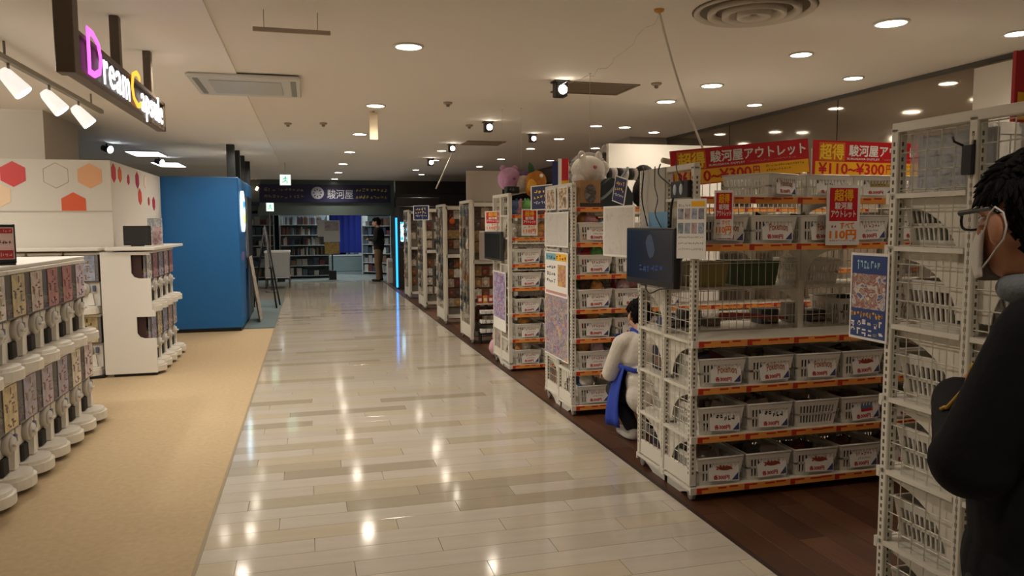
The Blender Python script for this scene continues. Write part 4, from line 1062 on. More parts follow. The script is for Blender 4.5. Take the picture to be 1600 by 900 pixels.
# clear box, clip and prints at the top of the masked man's rack
t = thing('display_box', 'clear plastic display box with a picture inside at the top of the near rack', 'display box', (2.06, 1.99, 1.601))
MB().rbox(-.07, .07, -.16, .17, -.0, .2, .006).build('case', mat('clear_box', '#dfe3e6', .06, alpha=.35, spec=.7), t)
MB().box(-.04, -.036, -.15, .16, .01, .19).build('insert', mat_picture('box_insert', ['#d8d8d4', '#8f8fa0', '#c4c6ca', '#5a4f5a', '#e4e4e0'], 20, 4), t)
t = thing('clip_hook', 'small black clip hanging on the wire beside the masked man', 'clip', (1.945, 1.875, 1.69))
MB().rbox(-.008, .008, -.022, .022, -.045, .045, .005).build('body', BLACK, t)
MB().tube([(0, .02, .045), (-.01, .045, .06), (-.012, .05, .075)], .004, 6).build('arm', BLACK, t)
MB().tube([(0, -.02, .045), (-.01, -.03, .055)], .004, 6).build('arm', BLACK, t)
# ================================================================ plush toys and goods on the rack tops
FUR = lambda n, c: mat(n, c, .95, bump=.6, bscale=90, var=.12, vscale=20)
t = thing('plush_toy', 'white fluffy plush animal in clear wrap on the clerk rack', 'plush toy', (2.2, Y2+.30, 1.84), .2)
wf = FUR('fur_white', '#ddd6cb')
b = MB(); b.ball((0, 0, .10), (.145, .12, .115), 18, 12); b.ball((-.1, -.02, .02), (.06, .06, .06)); b.ball((.09, -.03, .02), (.06, .06, .05)); b.ball((.13, 0, .12), (.06, .07, .06)); b.build('body', wf, t)
MB().ball((-.01, -.115, .115), (.018, .01, .016)).build('nose', mat('plush_red', '#b3202c', .6), t)
for x in (-.075, .085): MB().ball((x, -.02, .21), (.035, .02, .04)).build('ear', wf, t)
wr_ = MB(); wr_.ball((0, 0, .11), (.165, .14, .135), 14, 9); wr_.tube([(.10, 0, .22), (.13, 0, .27), (.16, 0, .28)], [.03, .012, .035], 8); wr_.build('wrap', mat('wrap_clear', '#ffffff', .1, alpha=.14, spec=.9), t)
t = thing('printed_box', 'brown cardboard box with an oval dark picture on the clerk rack', 'box', (2.115, Y2+.10, 1.632))
MB().rbox(-.085, .085, -.07, .07, 0, .21, .004).build('carton', mat('carton_tan', '#a07a54', .7), t)
q = MB(); q.prism([(.05*math.cos(2*PI*k/20), .105+.075*math.sin(2*PI*k/20)) for k in range(20)], 'y', -.072, -.070); q.build('picture', mat_picture('carton_pic', ['#4a4a4c', '#6f6c68', '#38332e', '#8a857e'], 16, 2), t)
MB().box(-.085, .085, -.071, -.0705, 0, .035).build('dark_band', mat('carton_dark', '#3a2a20', .6), t)
t = thing('shoulder_bag', 'dark teal bag with a curved pale strap next to the cardboard box', 'bag', (2.33, Y2+.14, 1.632))
b = MB(); b.prism([(-.12, 0), (.16, 0), (.17, .10), (.10, .20), (-.02, .235), (-.10, .17)], 'y', -.06, .08); b.build('body', mat('bag_teal', '#1f2b30', .5), t)
MB().tube([(-.12+.03*k, -.065, .06+.016*k+.002*k*k) for k in range(9)], .012, 6).build('strap', mat('strap_grey', '#8b979c', .5), t)
t = thing('black_boot', 'black and brown boot shaped plush behind the navy card', 'plush toy', (2.56, Y2+.16, 1.632))
b = MB(); b.ball((.10, 0, .06), (.13, .07, .06)); b.ball((.04, 0, .12), (.07, .07, .12)); b.build('body', mat('boot_black', '#211d1c', .7), t)
MB().ball((.12, -.05, .05), (.07, .03, .04)).build('patch', mat('boot_brown', '#6e4a38', .7), t)
t = thing('stuffed_bundle', 'black and white striped bundle lying on top of the clerk rack', 'plush toy', (2.50, Y2+.42, 1.82))
for i in range(7):
    MB().tube([(-.16+.05*i, 0, .10), (-.112+.05*i, 0, .10)], [.05, .05], 12).build('stripe', mat('stripe_b', '#2c2a2a', .8) if i % 2 else mat('stripe_w', '#cfc9c0', .8), t)
MB().ball((.24, 0, .10), (.09, .08, .08)).build('head', mat('stripe_b', '#2c2a2a'), t)
t = thing('goods_pile', 'red, white and black goods wrapped on top of the monitor rack', 'toy', (2.13, Y1+.5, 1.82), .3)
t['label'] = 'white stick shaped toy lying on top of the monitor rack'; t.name = 'toy_stick'
MB().tube([(-.14, 0, .05), (.12, 0, .02)], [.016, .02], 8).build('stick', mat('stick_cream', '#cfc4a8', .5), t)
MB().tube([(.12, 0, .02), (.16, 0, .016)], [.026, .026], 10).build('cap', mat('stick_cap', '#c9a23a', .5), t)
t = thing('wrapped_toy', 'red and black wrapped toy lying on top of the monitor rack', 'toy', (2.22, Y1+.52, 1.82), -.2)
b = MB(); b.ball((0, 0, .05), (.12, .08, .05)); b.build('body', mat('wrapped_black', '#2a2424', .3), t); MB().ball((-.08, -.03, .055), (.05, .05, .035)).build('red_patch', mat('wrapped_red', '#a2252c', .4), t)
# crowns on rack three: pink round plush and an orange one
t = thing('plush_toy', 'large round pink plush on top of a white rack', 'plush toy', (2.06, Y3+.36, 1.83))
b = MB(); b.ball((0, 0, .15), (.125, .12, .125), 18, 12); b.build('body', FUR('fur_pink', '#c495b8'), t)
for x in (-.07, .06): MB().ball((x, 0, .265), (.035, .02, .03)).build('ear', FUR('fur_pink', '#c495b8'), t)
MB().ball((.02, -.115, .15), (.02, .012, .014)).build('snout', mat('plush_plum', '#8a5a80', .8), t)
t = thing('plush_toy', 'cream faced plush with dark purple hood leaning on the pink plush', 'plush toy', (2.20, Y3+.30, 1.82))
b = MB(); b.ball((0, 0, .11), (.095, .09, .10), 14, 10); b.build('face', FUR('fur_cream', '#cdbfae'), t)
b = MB(); b.ball((.02, .03, .15), (.10, .09, .095), 14, 10); b.build('hood', FUR('fur_purple', '#6a4f78'), t)
b = MB(); b.tube([(-.2, -.06, .0), (-.05, -.08, .05), (.14, -.06, .10)], [.03, .045, .03], 8); b.build('arm', FUR('fur_grey', '#b0aaa0'), t)
t = thing('plush_toy', 'orange and yellow plush with a green leaf on the rack top', 'plush toy', (2.23, Y2+1.52, 1.83))
t.location = (2.28, Y3+.12, 1.84)
b = MB(); b.ball((0, 0, .11), (.11, .10, .11), 16, 10); b.ball((-.06, -.02, .02), (.06, .06, .07)); b.build('body', FUR('fur_orange', '#b8752c'), t)
b = MB(); b.ball((-.06, -.06, .06), (.055, .05, .07)); b.build('belly', FUR('fur_yellow', '#d8a23a'), t)
b = MB(); b.tube([(-.04, 0, .2), (-.06, 0, .26), (-.07, 0, .30)], [.04, .03, .003], 8); b.build('leaf', mat('leaf_green', '#2f5a36', .7), t)
MB().ball((.03, -.09, .16), (.02, .012, .02)).build('eye', LETW, t)
t = thing('plush_toy', 'grey and white round plush between the orange plush and the flag card', 'plush toy', (2.10, Y2+.62, 1.83))
b = MB(); b.ball((0, 0, .09), (.09, .08, .09)); b.ball((0, -.05, .05), (.05, .05, .045)); b.build('body', FUR('fur_silver', '#9a9792'), t)
MB().ball((.03, -.075, .11), (.012, .008, .014)).build('eye', BLACK, t)
t = thing('flag_card', 'upright card striped blue, white and red with a yellow foot on the clerk rack', 'card', (2.03, Y2+.5, 1.825), -.6)
q = MB(); quad(q, -.07, -.02, 0, .2, 0, 0); quad(q, -.02, .01, 0, .22, 0, 1); quad(q, .01, .07, .04, .22, 0, 2); quad(q, .01, .07, 0, .04, 0, 3)
q.box(-.07, .07, .0005, .006, 0, .2, 1); q.build('sheet', [NAVY, LETW, RED, YEL], t)
t = thing('black_camera', 'small black boxy item on top of the pink plush rack end', 'toy', (1.99, Y3+.12, 1.82)); MB().rbox(-.04, .1, -.05, .05, 0, .07, .01).build('body', BLACK, t); MB().lathe([(.025, -.05), (.025, -.07), (.02, -.075)], (.02, 0, .035), 12, axis='y').build('lens', DARK, t)
t = thing('monitor', 'dark grey screen mounted on the end of the pink plush rack', 'monitor', (1.90, Y3+.42, 1.28), -PI/2+.05)
MB().rbox(-.30, .30, -.02, .02, -.15, .15, .006).build('housing', mat('screen_grey', '#3b3b3a', .3), t); MB().box(-.05, .05, .02, .05, -.05, .05).build('mount', DARK, t); MB().box(-.28, .28, -.0215, -.02, -.13, .13).build('screen', mat('screen_off', '#2c2d2e', .12), t)
t = thing('plush_toy', 'pink plush on the floor against the end of the pink plush rack', 'plush toy', (RX-.0, Y3-.12, 0)); t.location = (2.06, Y3+.9, 0)
b = MB(); b.ball((0, 0, .11), (.11, .10, .11)); b.ball((0, 0, .24), (.07, .07, .07)); b.build('body', FUR('fur_rose', '#c9a0a6'), t); MB().ball((0, -.065, .24), (.014, .01, .012)).build('nose', mat('plush_plum', '#8a5a80'), t)

# ================================================================ far racks with hanging packs
PKM = mat_random('hang_pack', ['#8a5a3a', '#6e3a34', '#c9b8a0', '#a88a5a', '#5a4a44', '#b5a594', '#7a4a3a', '#d0c8ba', '#9a8470', '#3f3a3a'], .35, amt=.2)
PKB = mat_random('hang_pack_b', ['#4b4a48', '#8a8378', '#39424a', '#a39c90', '#5f6a72', '#7a5a3c', '#c4beb2', '#2e2c2c'], .35, amt=.2)
def pack_mesh(m, w=.098, h=.125):
    b = MB(); b.box(-w/2, w/2, -.002, .002, -h/2, h/2); b.ball((0, -.006, -.01), (w*.36, .014, h*.3), 8, 6); b.box(-w*.12, w*.12, -.0015, .0015, h/2, h/2+.012); return b.mesh('hang_pack', m)
NUMW = ['first', 'second', 'third', 'fourth', 'fifth', 'sixth', 'seventh', 'eighth', 'ninth', 'tenth', 'eleventh', 'twelfth']
PK1, PK2 = pack_mesh(PKM), pack_mesh(PKB)
def far_rack(label, y0, name, dens, W=.62, depth=D, header=False):
    t = thing('display_rack', label, 'rack', (RX, y0, 0), 0, 'white wire shop racks')
    H = 1.80
    for y in (.02, depth-.02): MB().rbox(0, .045, y-.018, y+.018, .05, H, .003).build('post', WHITE, t)
    MB().rbox(.0, .04, 0, depth, H-.02, H+.015, .004).build('top_rail', WHITE, t)
    MB().box(.01, .026, .03, depth-.03, .06, .22).build('kick_panel', WHITE, t)
    stuff(link('wire_grid', wire_mesh(depth-.08, H-.26, .058, .062, 0), t, (.012, .04, .22)))
    MB().rbox(.04, W+.55, .24, .28, .05, H, .004).build('back_board', mat('rack_back', '#6f675c', .7), t)
    for z in (.10, 1.03, 1.76): MB().rbox(.045, W+.55, .12, .24, z-.025, z+.025, .004).build('frame_bar', WHITE, t)
    for x in (.05, W, W+.5): MB().rbox(x, x+.035, .12, .24, .05, H, .004).build('frame_bar', WHITE, t)
    for y in (.03, depth-.03):
        for x in (.03, W+.4): link('caster', caster_mesh(), t, (x, y, 0))
    # packs on the front and on the end grid
    nx, nz = dens
    for i in range(nx):
        for j in range(nz):
            z = 1.66-j*(1.5/nz)
            if min(abs(z-1.03), abs(z-.10), abs(z-1.76)) < .1: continue
            o = link('hanging_pack', PK1, None, (RX+.145+(W-.21)*i/(nx-1), y0+.215, z)); tag(o, 'blister pack in %s row down, front of the %s' % (NUMW[j], name), 'blister pack', 'front packs, row %d, %s' % (j+1, name))
    for i in range(3):
        for j in range(nz):
            z = 1.68-j*(1.4/nz)
            o = link('hanging_pack', PK2, None, (RX-.006, y0+.13+.2*i, z), -PI/2); tag(o, 'blister pack in %s row down, end grid of the %s' % (NUMW[j], name), 'blister pack', 'end grid packs, row %d, %s' % (j+1, name))
    return t
f4 = far_rack('white rack of hanging packs under the blank header board', Y4, 'header board rack', (5, 10))
f5 = far_rack('white rack with an orange pack near its top, behind the header board rack', Y5, 'orange pack rack', (5, 10))
f6 = far_rack('white rack with gold packs on its lower half, fourth from the monitor rack', Y6, 'gold pack rack', (4, 9))
f7 = far_rack('farthest white rack of hanging packs in the row', Y7, 'farthest rack', (3, 8))
o = MB().box(-.24, .24, -.01, .01, -.20, .20).build('header_board', mat('header_grey', '#b5ada2', .6), None, (2.22, Y4+.34, 2.0)); tag(o, 'large blank grey header board above a rack', 'board')
o = MB().box(-.012, .012, -.02, .02, -.5, -.19).build('prop', WHITE, o)
o = MB().box(-.11, .11, -.004, .004, -.19, .19).build('notice_sheet', mat('sheet_grey', '#a8a198', .6), None, (2.20, Y4+.10, 1.24)); tag(o, 'blank grey notice sheet on the front of the header board rack', 'notice')
q = MB(); quad(q, -.10, .10, .17, .18, -.0045); q.build('edge_strip', PAPER, o)
t = thing('drawer_rack', 'black tray rack with rows of white boxes at the foot of the header board rack', 'tray rack', (2.20, Y4-.04, .12))
for x in (-.13, .13): MB().box(x-.008, x+.008, -.03, .10, -.12, .0).build('leg', BLACK, t)
for k in range(3):
    MB().rbox(-.14, .14, -.04, .12, .12*k, .12*k+.02, .004).build('tray', BLACK, t)
    for j in range(4): MB().rbox(-.13+.067*j, -.072+.067*j, -.035, .06, .12*k+.021, .12*k+.065, .004).build('small_box', PAPER, t)
for j in range(4):
    o = MB().rbox(-.03, .03, -.02, .02, 0, .10, .006).build('snack_pack', mat('snack%d' % j, ['#b5452f', '#c9872f', '#a83a3c', '#6a8a8a'][j], .4), None, (2.09+.07*j, Y4+.09, .50)); tag(o, ['red', 'amber', 'crimson', 'grey green'][j]+' pack standing above the black tray rack', 'pack', 'packs above the tray rack')
    MB().box(-.02, .02, -.0205, -.02, .03, .07).build('label', PAPER, o)
o = MB().box(-.15, .15, -.05, .10, -.012, 0).build('small_shelf', WHITE, None, (2.20, Y4+.10, .50)); tag(o, 'short white shelf above the black tray rack', 'shelf'); MB().box(-.15, .15, .1, .13, -.05, 0).build('bracket', WHITE, o)
o = MB().ball((0, 0, 0), (.045, .02, .045), 14, 10).build('orange_pack', mat('pack_orange', '#e0641c', .4), None, (2.12, Y5+.17, 1.56)); tag(o, 'bright orange round pack near the top of a far rack', 'pack'); MB().box(-.008, .008, -.002, .002, .04, .06).build('tab', PAPER, o)
# framed dark poster boards on the farther racks
# ================================================================ blue lit game cabinet
t = thing('game_cabinet', 'dark game cabinet with a glowing blue side strip and bright screen', 'game cabinet', (2.25, 17.7, 0))
MB().rbox(-.25, .75, 0, 1.2, 0, 1.0, .02).build('base', mat('cab_brown', '#2a201b', .5), t)
MB().rbox(-.18, .75, .15, 1.2, 1.0, 1.95, .02).build('hood', mat('cab_dark', '#241c19', .5), t)
MB().rbox(-.29, -.25, .0, .06, .05, 1.68, .004).build('light_strip', mat('strip_blue', '#1f86f0', .4, emit=2.2), t)
MB().box(-.16, .3, .142, .15, 1.12, 1.58).build('screen', mat_picture('cab_screen', ['#0e2a3c', '#3fb0d8', '#d8f4ff', '#123a52', '#6fe0ff'], 12, 3, emit=1.6), t)
MB().box(-.25, .7, -.02, 0, 1.98, 2.14).build('marquee', mat('cab_marquee', '#1e1612', .5), t)
MB().rbox(-.25, .75, .0, .1, 1.95, 2.15, .01).build('header', mat('cab_brown', '#2a201b'), t)
t = thing('shop_canopy', 'dark brown canopy with rows of small goods beside the far shop', 'canopy', (2.3, 18.9, 0))
MB().rbox(-.2, 2.3, 0, .12, 1.95, 2.3, .01).build('beam', mat('canopy_dark', '#1d1714', .6), t)
MB().rbox(-.2, -.1, 0, .12, 0, 1.95, .01).build('post', mat('canopy_dark', '#1d1714'), t)
for i in range(8):
    o = MB().rbox(-.09, .09, -.03, .03, -.2, 0, .006).build('hanging_good', mat_random('canopy_goods', ['#7a5a44', '#8a7a68', '#5a4438', '#9a8a7a'], .6), None, (2.3+.24*i, 18.85, 1.94)); tag(o, 'small brown good hanging under the dark canopy', 'hanging good', 'goods under the canopy')

# ================================================================ far shop front
FY = 20.5
t = thing('shop_banner', 'long navy shop banner with white and yellow lettering over the far entrance', 'banner', (.47, FY-.02, 2.34))
MB().rbox(-1.67, 1.67, -.02, .05, -.23, .235, .006).build('board', mat('banner_navy', '#181a44', .5), t)
text('駿河屋', .66, .24, mat('banner_pale', '#b9bcc8', .5), t, (.36, -.023, -.01), bold=.005)
e = MB(); e.lathe([(.165, -.022), (.165, -.026), (.13, -.027)], (-.22, 0, .015), 20, axis='y'); e.build('emblem', mat('banner_pale', '#b9bcc8'), t)
e = MB()
for k in range(8): a = PI*k/4; e.tube([(-.22+.07*math.cos(a), -.028, .015+.07*math.sin(a)), (-.22+.115*math.cos(a), -.028, .015+.115*math.sin(a))], .012, 5)
e.build('emblem', mat('banner_navy', '#181a44'), t)
q = MB()
for z in (.05, -.13): marks(q, -1.55, -.55, z, z+.10, 10, 0, int(z*100), -.022); marks(q, .75, 1.6, z, z+.10, 9, 1, int(z*100)+3, -.022)
q.build('lettering', [mat('banner_dim', '#8f8a6a', .5), mat('banner_yellow', '#c4b032', .5)], t)
struct(MB().box(-1.25, 2.25, FY+.05, FY+.3, 1.78, CEIL).build('beam_lintel', mat('lintel_teal', '#5d6a68', .25)))
struct(MB().box(-4.2, -1.25, FY+.2, FY+.3, 1.9, CEIL).build('beam_left', mat('lintel_grey', '#55605e', .4)))
struct(MB().box(-4.2, -1.2, FY-.02, FY+.2, 2.02, 2.12).build('beam_sign', mat('beam_navy', '#1c2250', .5)))
for i in range(9):
    o = MB().rbox(-.03, .03, -.02, .02, -.05, .05, .006).build('small_lamp', mat('small_lamp', '#ffd9b0', .4, emit=2.5), None, (-1.25-.19*i, FY-.05, 2.46)); o.rotation_euler = (0, .5, 0); tag(o, 'tiny warm lamp in the row left of the navy banner', 'lamp', 'tiny lamps beside the banner'); MB().box(-.01, .01, -.01, .01, .05, .275).build('stem', GREYM, o)
# shelves inside the far shop
BOOK = mat_random('book_mix', ['#8f8a84', '#5a3a30', '#b9b2a6', '#3a4656', '#7a5a44', '#a89c90', '#2f3338', '#6a2f2c', '#c4beb4', '#54606c'], .6, amt=.15)
bookmes = [MB().rbox(-.02, .02, -.08, .08, 0, h, .003).mesh('book', BOOK) for h in (.17, .2, .23)]
caseme = [MB().rbox(-.07, .07, -.08, .08, 0, h, .005).mesh('boxed_item', BOOK) for h in (.14, .18, .22)]
rs = random.Random(5)
def far_shelf(label, x, y, W, H, rz, levels, name, books=True, fill=.86):
    t = thing('shop_shelf', label, 'shelf', (x, y, 0), rz, 'shelves in the far shop')
    wm = mat('far_shelf', '#b9bdba', .5)
    for s in (-W/2, W/2): MB().box(s-.015, s+.015, -.15, .15, 0, H).build('side', wm, t)
    MB().box(-W/2, W/2, .13, .15, 0, H).build('back', mat('far_shelf_back', '#6a7478', .7), t)
    c, s_ = math.cos(rz), math.sin(rz)
    for k in range(levels):
        z = .08+(H-.1)*k/levels
        MB().box(-W/2, W/2, -.15, .13, z-.02, z).build('shelf', wm, t)
        u = -W/2+.04
        while u < W/2-.19:
            if rs.random() < fill:
                m = rs.choice(bookmes if books and k > 1 else caseme); w_ = .045 if m in bookmes else .155
                px, py = u+w_/2, -.03
                o = link('book' if m in bookmes else 'boxed_item', m, None, (x+c*px-s_*py, y+s_*px+c*py, z+.001), rz)
                lv = ['lowest', 'second', 'third', 'fourth', 'fifth', 'sixth'][k]; tag(o, ('book on the %s board up of the ' if m in bookmes else 'boxed item on the %s board up of the ') % lv+name, 'book' if m in bookmes else 'box', ('books' if m in bookmes else 'boxed items')+' on the %s board of the %s' % (lv, name))
            else: w_ = .06
            u += w_+.004
    return t
far_shelf('tall grey shelf of books on the left inside the far shop', -.12, 22.5, 1.35, 1.85, .08, 6, 'left shop shelf')
far_shelf('tall grey shelf of boxes behind the exit sign post', -1.45, 22.2, 1.0, 1.85, .1, 6, 'shelf by the exit post', False)
far_shelf('tall grey shelf turned sideways on the right inside the far shop', 2.1, 23.6, 1.1, 1.8, -.75, 6, 'right shop shelf', False)
far_shelf('grey shelf at the very back of the far shop', .2, 28.5, 1.2, 1.8, 0, 5, 'back shop shelf', False)
far_shelf('low grey shelf right of the navy curtain', 1.75, 27.2, .9, 1.7, -.5, 5, 'curtain side shelf', False)
t = thing('navy_curtain', 'deep blue curtain panel hanging at the back of the far shop', 'curtain', (.98, 25.2, 0))
b = MB(); n = 40; vs = []; fs = []
for i in range(n+1):
    x = -.75+1.5*i/n; y = .03*math.sin(i*1.25)
    vs += [(x, y, .62), (x, y, 1.98)]
for i in range(n): fs.append((2*i, 2*i+2, 2*i+3, 2*i+1))
b.add(vs, fs, 0, True); b.build('cloth', mat('curtain_navy', '#1a2a86', .8), t); MB().tube([(-.8, 0, 1.99), (.8, 0, 1.99)], .015, 8).build('rail', GREYM, t); 
for x in (-.8, .8): MB().tube([(x, 0, 0), (x, 0, 2.0)], .02, 8).build('post', GREYM, t)
t = thing('display_counter', 'low pale glass counter in front of the navy curtain', 'counter', (.78, 24.4, 0))
MB().rbox(-.9, .9, -.2, .25, 0, .55, .01).build('body', mat('counter_teal', '#9aa6a6', .3), t); MB().rbox(-.93, .93, -.23, .28, .55, .58, .006).build('top', mat('counter_top', '#c4caca', .2), t)
MB().rbox(-.9, .9, -.22, -.2, .08, .5, .004).build('front_glass', mat('counter_glass', '#7f8d8e', .08), t)
t = thing('poster_stand', 'poster stand with white and yellow notices at the far shop entrance', 'poster stand', (.62, 21.6, 0))
MB().tube([(0, 0, 0), (0, 0, 1.0)], .02, 8).build('pole', DARK, t); MB().rbox(-.1, .1, -.1, .1, 0, .26, .01).build('base', BLACK, t)
MB().box(-.22, .22, -.02, 0, 1.05, 1.65).build('board', PAPER, t); MB().box(-.20, .20, -.024, -.02, .72, 1.04).build('lower_notice', mat_picture('notice_yel', ['#b5a890', '#c98a3a', '#d8c46a', '#8a7a64'], 14, 3), t)
q = MB(); quad(q, -.19, .19, 1.36, 1.62, -.0215); q.build('print', mat_picture('notice_wh', ['#d0ccc6', '#c4b4b4', '#9a8a8a'], 12, 5), t); MB().box(-.38, -.22, -.02, 0, 1.2, 1.66).build('side_notice', PAPER, t)
for i, (x, y) in enumerate([(-1.0, 21.3)]):
    t = thing('stand_post', 'black post base at the far shop entrance, left side', 'post', (x+.25, y, 0)); MB().rbox(-.1, .1, -.1, .1, 0, .28, .01).build('base', BLACK, t); MB().tube([(0, 0, .28), (0, 0, 1.5)], .015, 8).build('pole', GREYM, t)
t = thing('side_table', 'white table with a folding frame beside the tripod easel', 'table', (-.75, 19.3, 0))
MB().rbox(-.3, .3, -.4, .4, .86, .9, .01).build('top', PAPER, t)
for x in (-.27, .27):
    for y in (-.36, .36): MB().tube([(x, y, 0), (x, y, .86)], .018, 6).build('leg', GREYM, t)
MB().rbox(-.28, .28, -.38, .38, .25, .28, .01).build('shelf', PAPER, t); MB().box(-.28, .28, -.39, -.37, .28, .86).build('panel', mat('panel_grey', '#a9aaa6', .5), t)
t = thing('white_box', 'white carton standing on the floor beside the far man', 'carton', (2.08, 19.9, 0)); MB().rbox(-.12, .12, -.14, .14, 0, .62, .01).build('carton', PAPER, t); MB().box(-.1, .1, -.142, -.14, .4, .56).build('label', mat('carton_lab', '#b9b4aa', .6), t)
# bright partition behind the racks on the right
struct(MB().box(3.0, 4.3, 7.3, 7.36, 0, 2.33).build('wall_white_screen', mat('screen_white', '#f2ede2', .6)))
# ================================================================ people
SKIN = mat('skin', '#b98468', .55, spec=.35, var=.05, vscale=12); SKIN2 = mat('skin_pale', '#cf9f86', .55, spec=.35)
HAIR = mat('hair_black', '#0a0808', .75, spec=.15)
def hand(w, fdir, up, s=1.0, curl=.6, thumb=1):
    """palm and five curled fingers, as capsules; w wrist, fdir finger direction, up the back of the hand"""
    w = Vector(w); f = Vector(fdir).normalized(); u = Vector(up); u = (u-f*u.dot(f)).normalized(); r = f.cross(u)*thumb
    P = []; pc = w+f*.045*s
    P.append(('e', pc, (.042*s, .048*s, .018*s), Matrix((r, f, u)).transposed()))
    for i, (o, L) in enumerate(((-.030, .060), (-.010, .072), (.011, .068), (.031, .052))):
        b = w+f*.082*s-r*o*s*1.0; a1 = f*math.cos(curl)-u*math.sin(curl); a2 = f*math.cos(curl*2.1)-u*math.sin(curl*2.1)
        m = b+a1*L*.5*s; e = m+a2*L*.5*s
        P += [('c', w+f*.05*s-r*o*s, b, .0095*s, .0095*s), ('c', b, m, .009*s, .0085*s), ('c', m, e, .0085*s, .007*s)]
    tb = w+f*.02*s+r*.035*s; tm = tb+(f*.6+r*.75-u*.15).normalized()*.04*s; te = tm+(f*.9+r*.25-u*.3).normalized()*.032*s
    P += [('c', w+f*.015*s+r*.015*s, tb, .014*s, .013*s), ('c', tb, tm, .012*s, .0105*s), ('c', tm, te, .0105*s, .008*s)]
    return P
def head_parts(c, s=1.0):
    c = Vector(c)
    E = lambda p, r: ('e', c+Vector(p)*s, tuple(x*s for x in r))
    return [E((0, -.012, .03), (.077, .095, .090)), E((0, .022, -.045), (.060, .068, .072)), E((0, .045, -.088), (.034, .036, .024)),
            E((0, .095, -.028), (.013, .018, .026)), E((0, .104, -.043), (.014, .013, .011)), E((0, .082, .02), (.045, .02, .018)),
            E((0, .084, -.068), (.026, .014, .008)), E((0, .080, -.080), (.022, .014, .008)),
            E((-.083, -.010, -.014), (.011, .021, .034)), E((.083, -.010, -.014), (.011, .021, .034)), E((-.089, -.018, -.006), (.007, .017, .025)), E((.089, -.018, -.006), (.007, .017, .025)),
            E((.05, .05, -.02), (.02, .02, .018)), E((-.05, .05, -.02), (.02, .02, .018))]
def eyes(t, c, s=1.0):
    c = Vector(c)
    for x in (-.031, .031):
        MB().ball(c+Vector((x, .079, .0))*s, (.013*s, .009*s, .008*s), 12, 8).build('eye', mat('eye_white', '#e8e2da', .3), t)
        MB().ball(c+Vector((x, .086, .0))*s, (.006*s, .004*s, .006*s), 10, 6).build('iris', mat('eye_dark', '#1c120d', .2), t)
        MB().tube([c+Vector((x-.018, .088, .020))*s, c+Vector((x, .092, .025))*s, c+Vector((x+.018, .088, .020))*s], .0032*s, 5).build('eyebrow', HAIR, t)
def hair_mesh(c, s, seed, sides=-.045, front=.05, nape=-.10, tufts=420, length=.05):
    """scalp shell with many short locks"""
    r = random.Random(seed); c = Vector(c); b = MB()
    def covered(v):
        if v.y > .055: return v.z > front
        if abs(v.x) > .055 and v.y > -.03: return v.z > .034
        if v.y > -.03: return v.z > sides+.03
        return v.z > nape
    n, m = 40, 26; rx, ry, rz_ = .088, .107, .104; grid = {}
    for i in range(m+1):
        for k in range(n):
            a, t = PI*i/m, 2*PI*k/n
            v = Vector((math.sin(a)*math.cos(t)*rx, math.sin(a)*math.sin(t)*ry-.012, math.cos(a)*rz_+.028))
            if v.z < 0: v.x *= .93
            grid[i, k] = v
    vs = []; idx = {}
    for i in range(m):
        for k in range(n):
            l = (k+1) % n; q = [(i, k), (i+1, k), (i+1, l), (i, l)]
            if all(covered(grid[x]) for x in q):
                f = []
                for x in q:
                    if x not in idx: idx[x] = len(vs); vs.append(c+grid[x]*s)
                    f.append(idx[x])
                b.f.append(f); b.m.append(0); b.sm.append(True)
    b.v = [tuple(v) for v in vs]
    made = 0
    while made < tufts:
        a, t = math.acos(1-2*r.random()), 2*PI*r.random()
        v = Vector((math.sin(a)*math.cos(t)*rx, math.sin(a)*math.sin(t)*ry-.012, math.cos(a)*rz_+.028))
        if not covered(v): continue
        nrm = Vector((v.x/rx**2, (v.y+.012)/ry**2, (v.z-.028)/rz_**2)).normalized()
        flow = Vector((v.x*3, .15 if v.y > 0 else -.35, -.75 if v.z < .08 else .05)); flow = (flow-nrm*flow.dot(nrm)*.9)
        d = (nrm*.34+flow.normalized()*.75+Vector((r.uniform(-.3, .3), r.uniform(-.3, .3), r.uniform(-.2, .2)))).normalized()
        L = length*r.uniform(.6, 1.1)*(.35 if v.z < .05 and v.y > -.05 and abs(v.x) > .05 else 1); p = v-nrm*.006
        b.tube([c+p*s, c+(p+d*L*.5)*s, c+(p+d*L+Vector((0, 0, -.006)))*s], [.008*s, .0065*s, .0008*s], 5, caps=False); made += 1
    return b.mesh('hair', HAIR)
def put(me, name, m, parent): me.materials.append(m); me.name = name; return link(name, me, parent)

# --- the masked man at the right edge (feet at the origin, facing +y; the head is turned to his right)
man = thing('person', 'man in glasses, white mask and dark navy jacket standing with crossed arms', 'person', (1.285, 1.065, 0), math.radians(32))
man.scale = (.985, .985, .985)
HR = math.radians(-38); HC = Vector((0, .02, 1.527)); O3 = Vector((0, 0, 0)); RM = Matrix.Rotation(HR, 3, 'Z')
def turned(parts):
    return [('e', HC+RM@Vector(p[1]), p[2], RM) for p in parts]
def on_head(o): o.location = HC; o.rotation_euler = (0, 0, HR); return o
neck = [('c', (0, -.03, 1.36), (0, -.0, 1.47), .060, .057), ('c', (-.1, -.03, 1.34), (.1, -.03, 1.34), .05, .05)]
torso = [('e', (0, -.02, 1.20), (.165, .095, .20)), ('e', (0, -.01, .98), (.15, .095, .16)), ('e', (0, -.01, .86), (.16, .10, .11))]
legs = []
for s in (-1, 1): legs += [('c', (s*.085, -.01, .84), (s*.095, .0, .46), .080, .055), ('c', (s*.095, 0, .46), (s*.10, -.02, .08), .052, .038), ('c', (s*.10, -.03, .05), (s*.11, .12, .035), .038, .032)]
LS, LE, LW = (-.180, -.03, 1.335), (-.205, .060, 1.115), (.055, .140, 1.16)
RS, RE, RW = (.180, -.03, 1.335), (.210, .05, 1.11), (-.08, .105, 1.10)
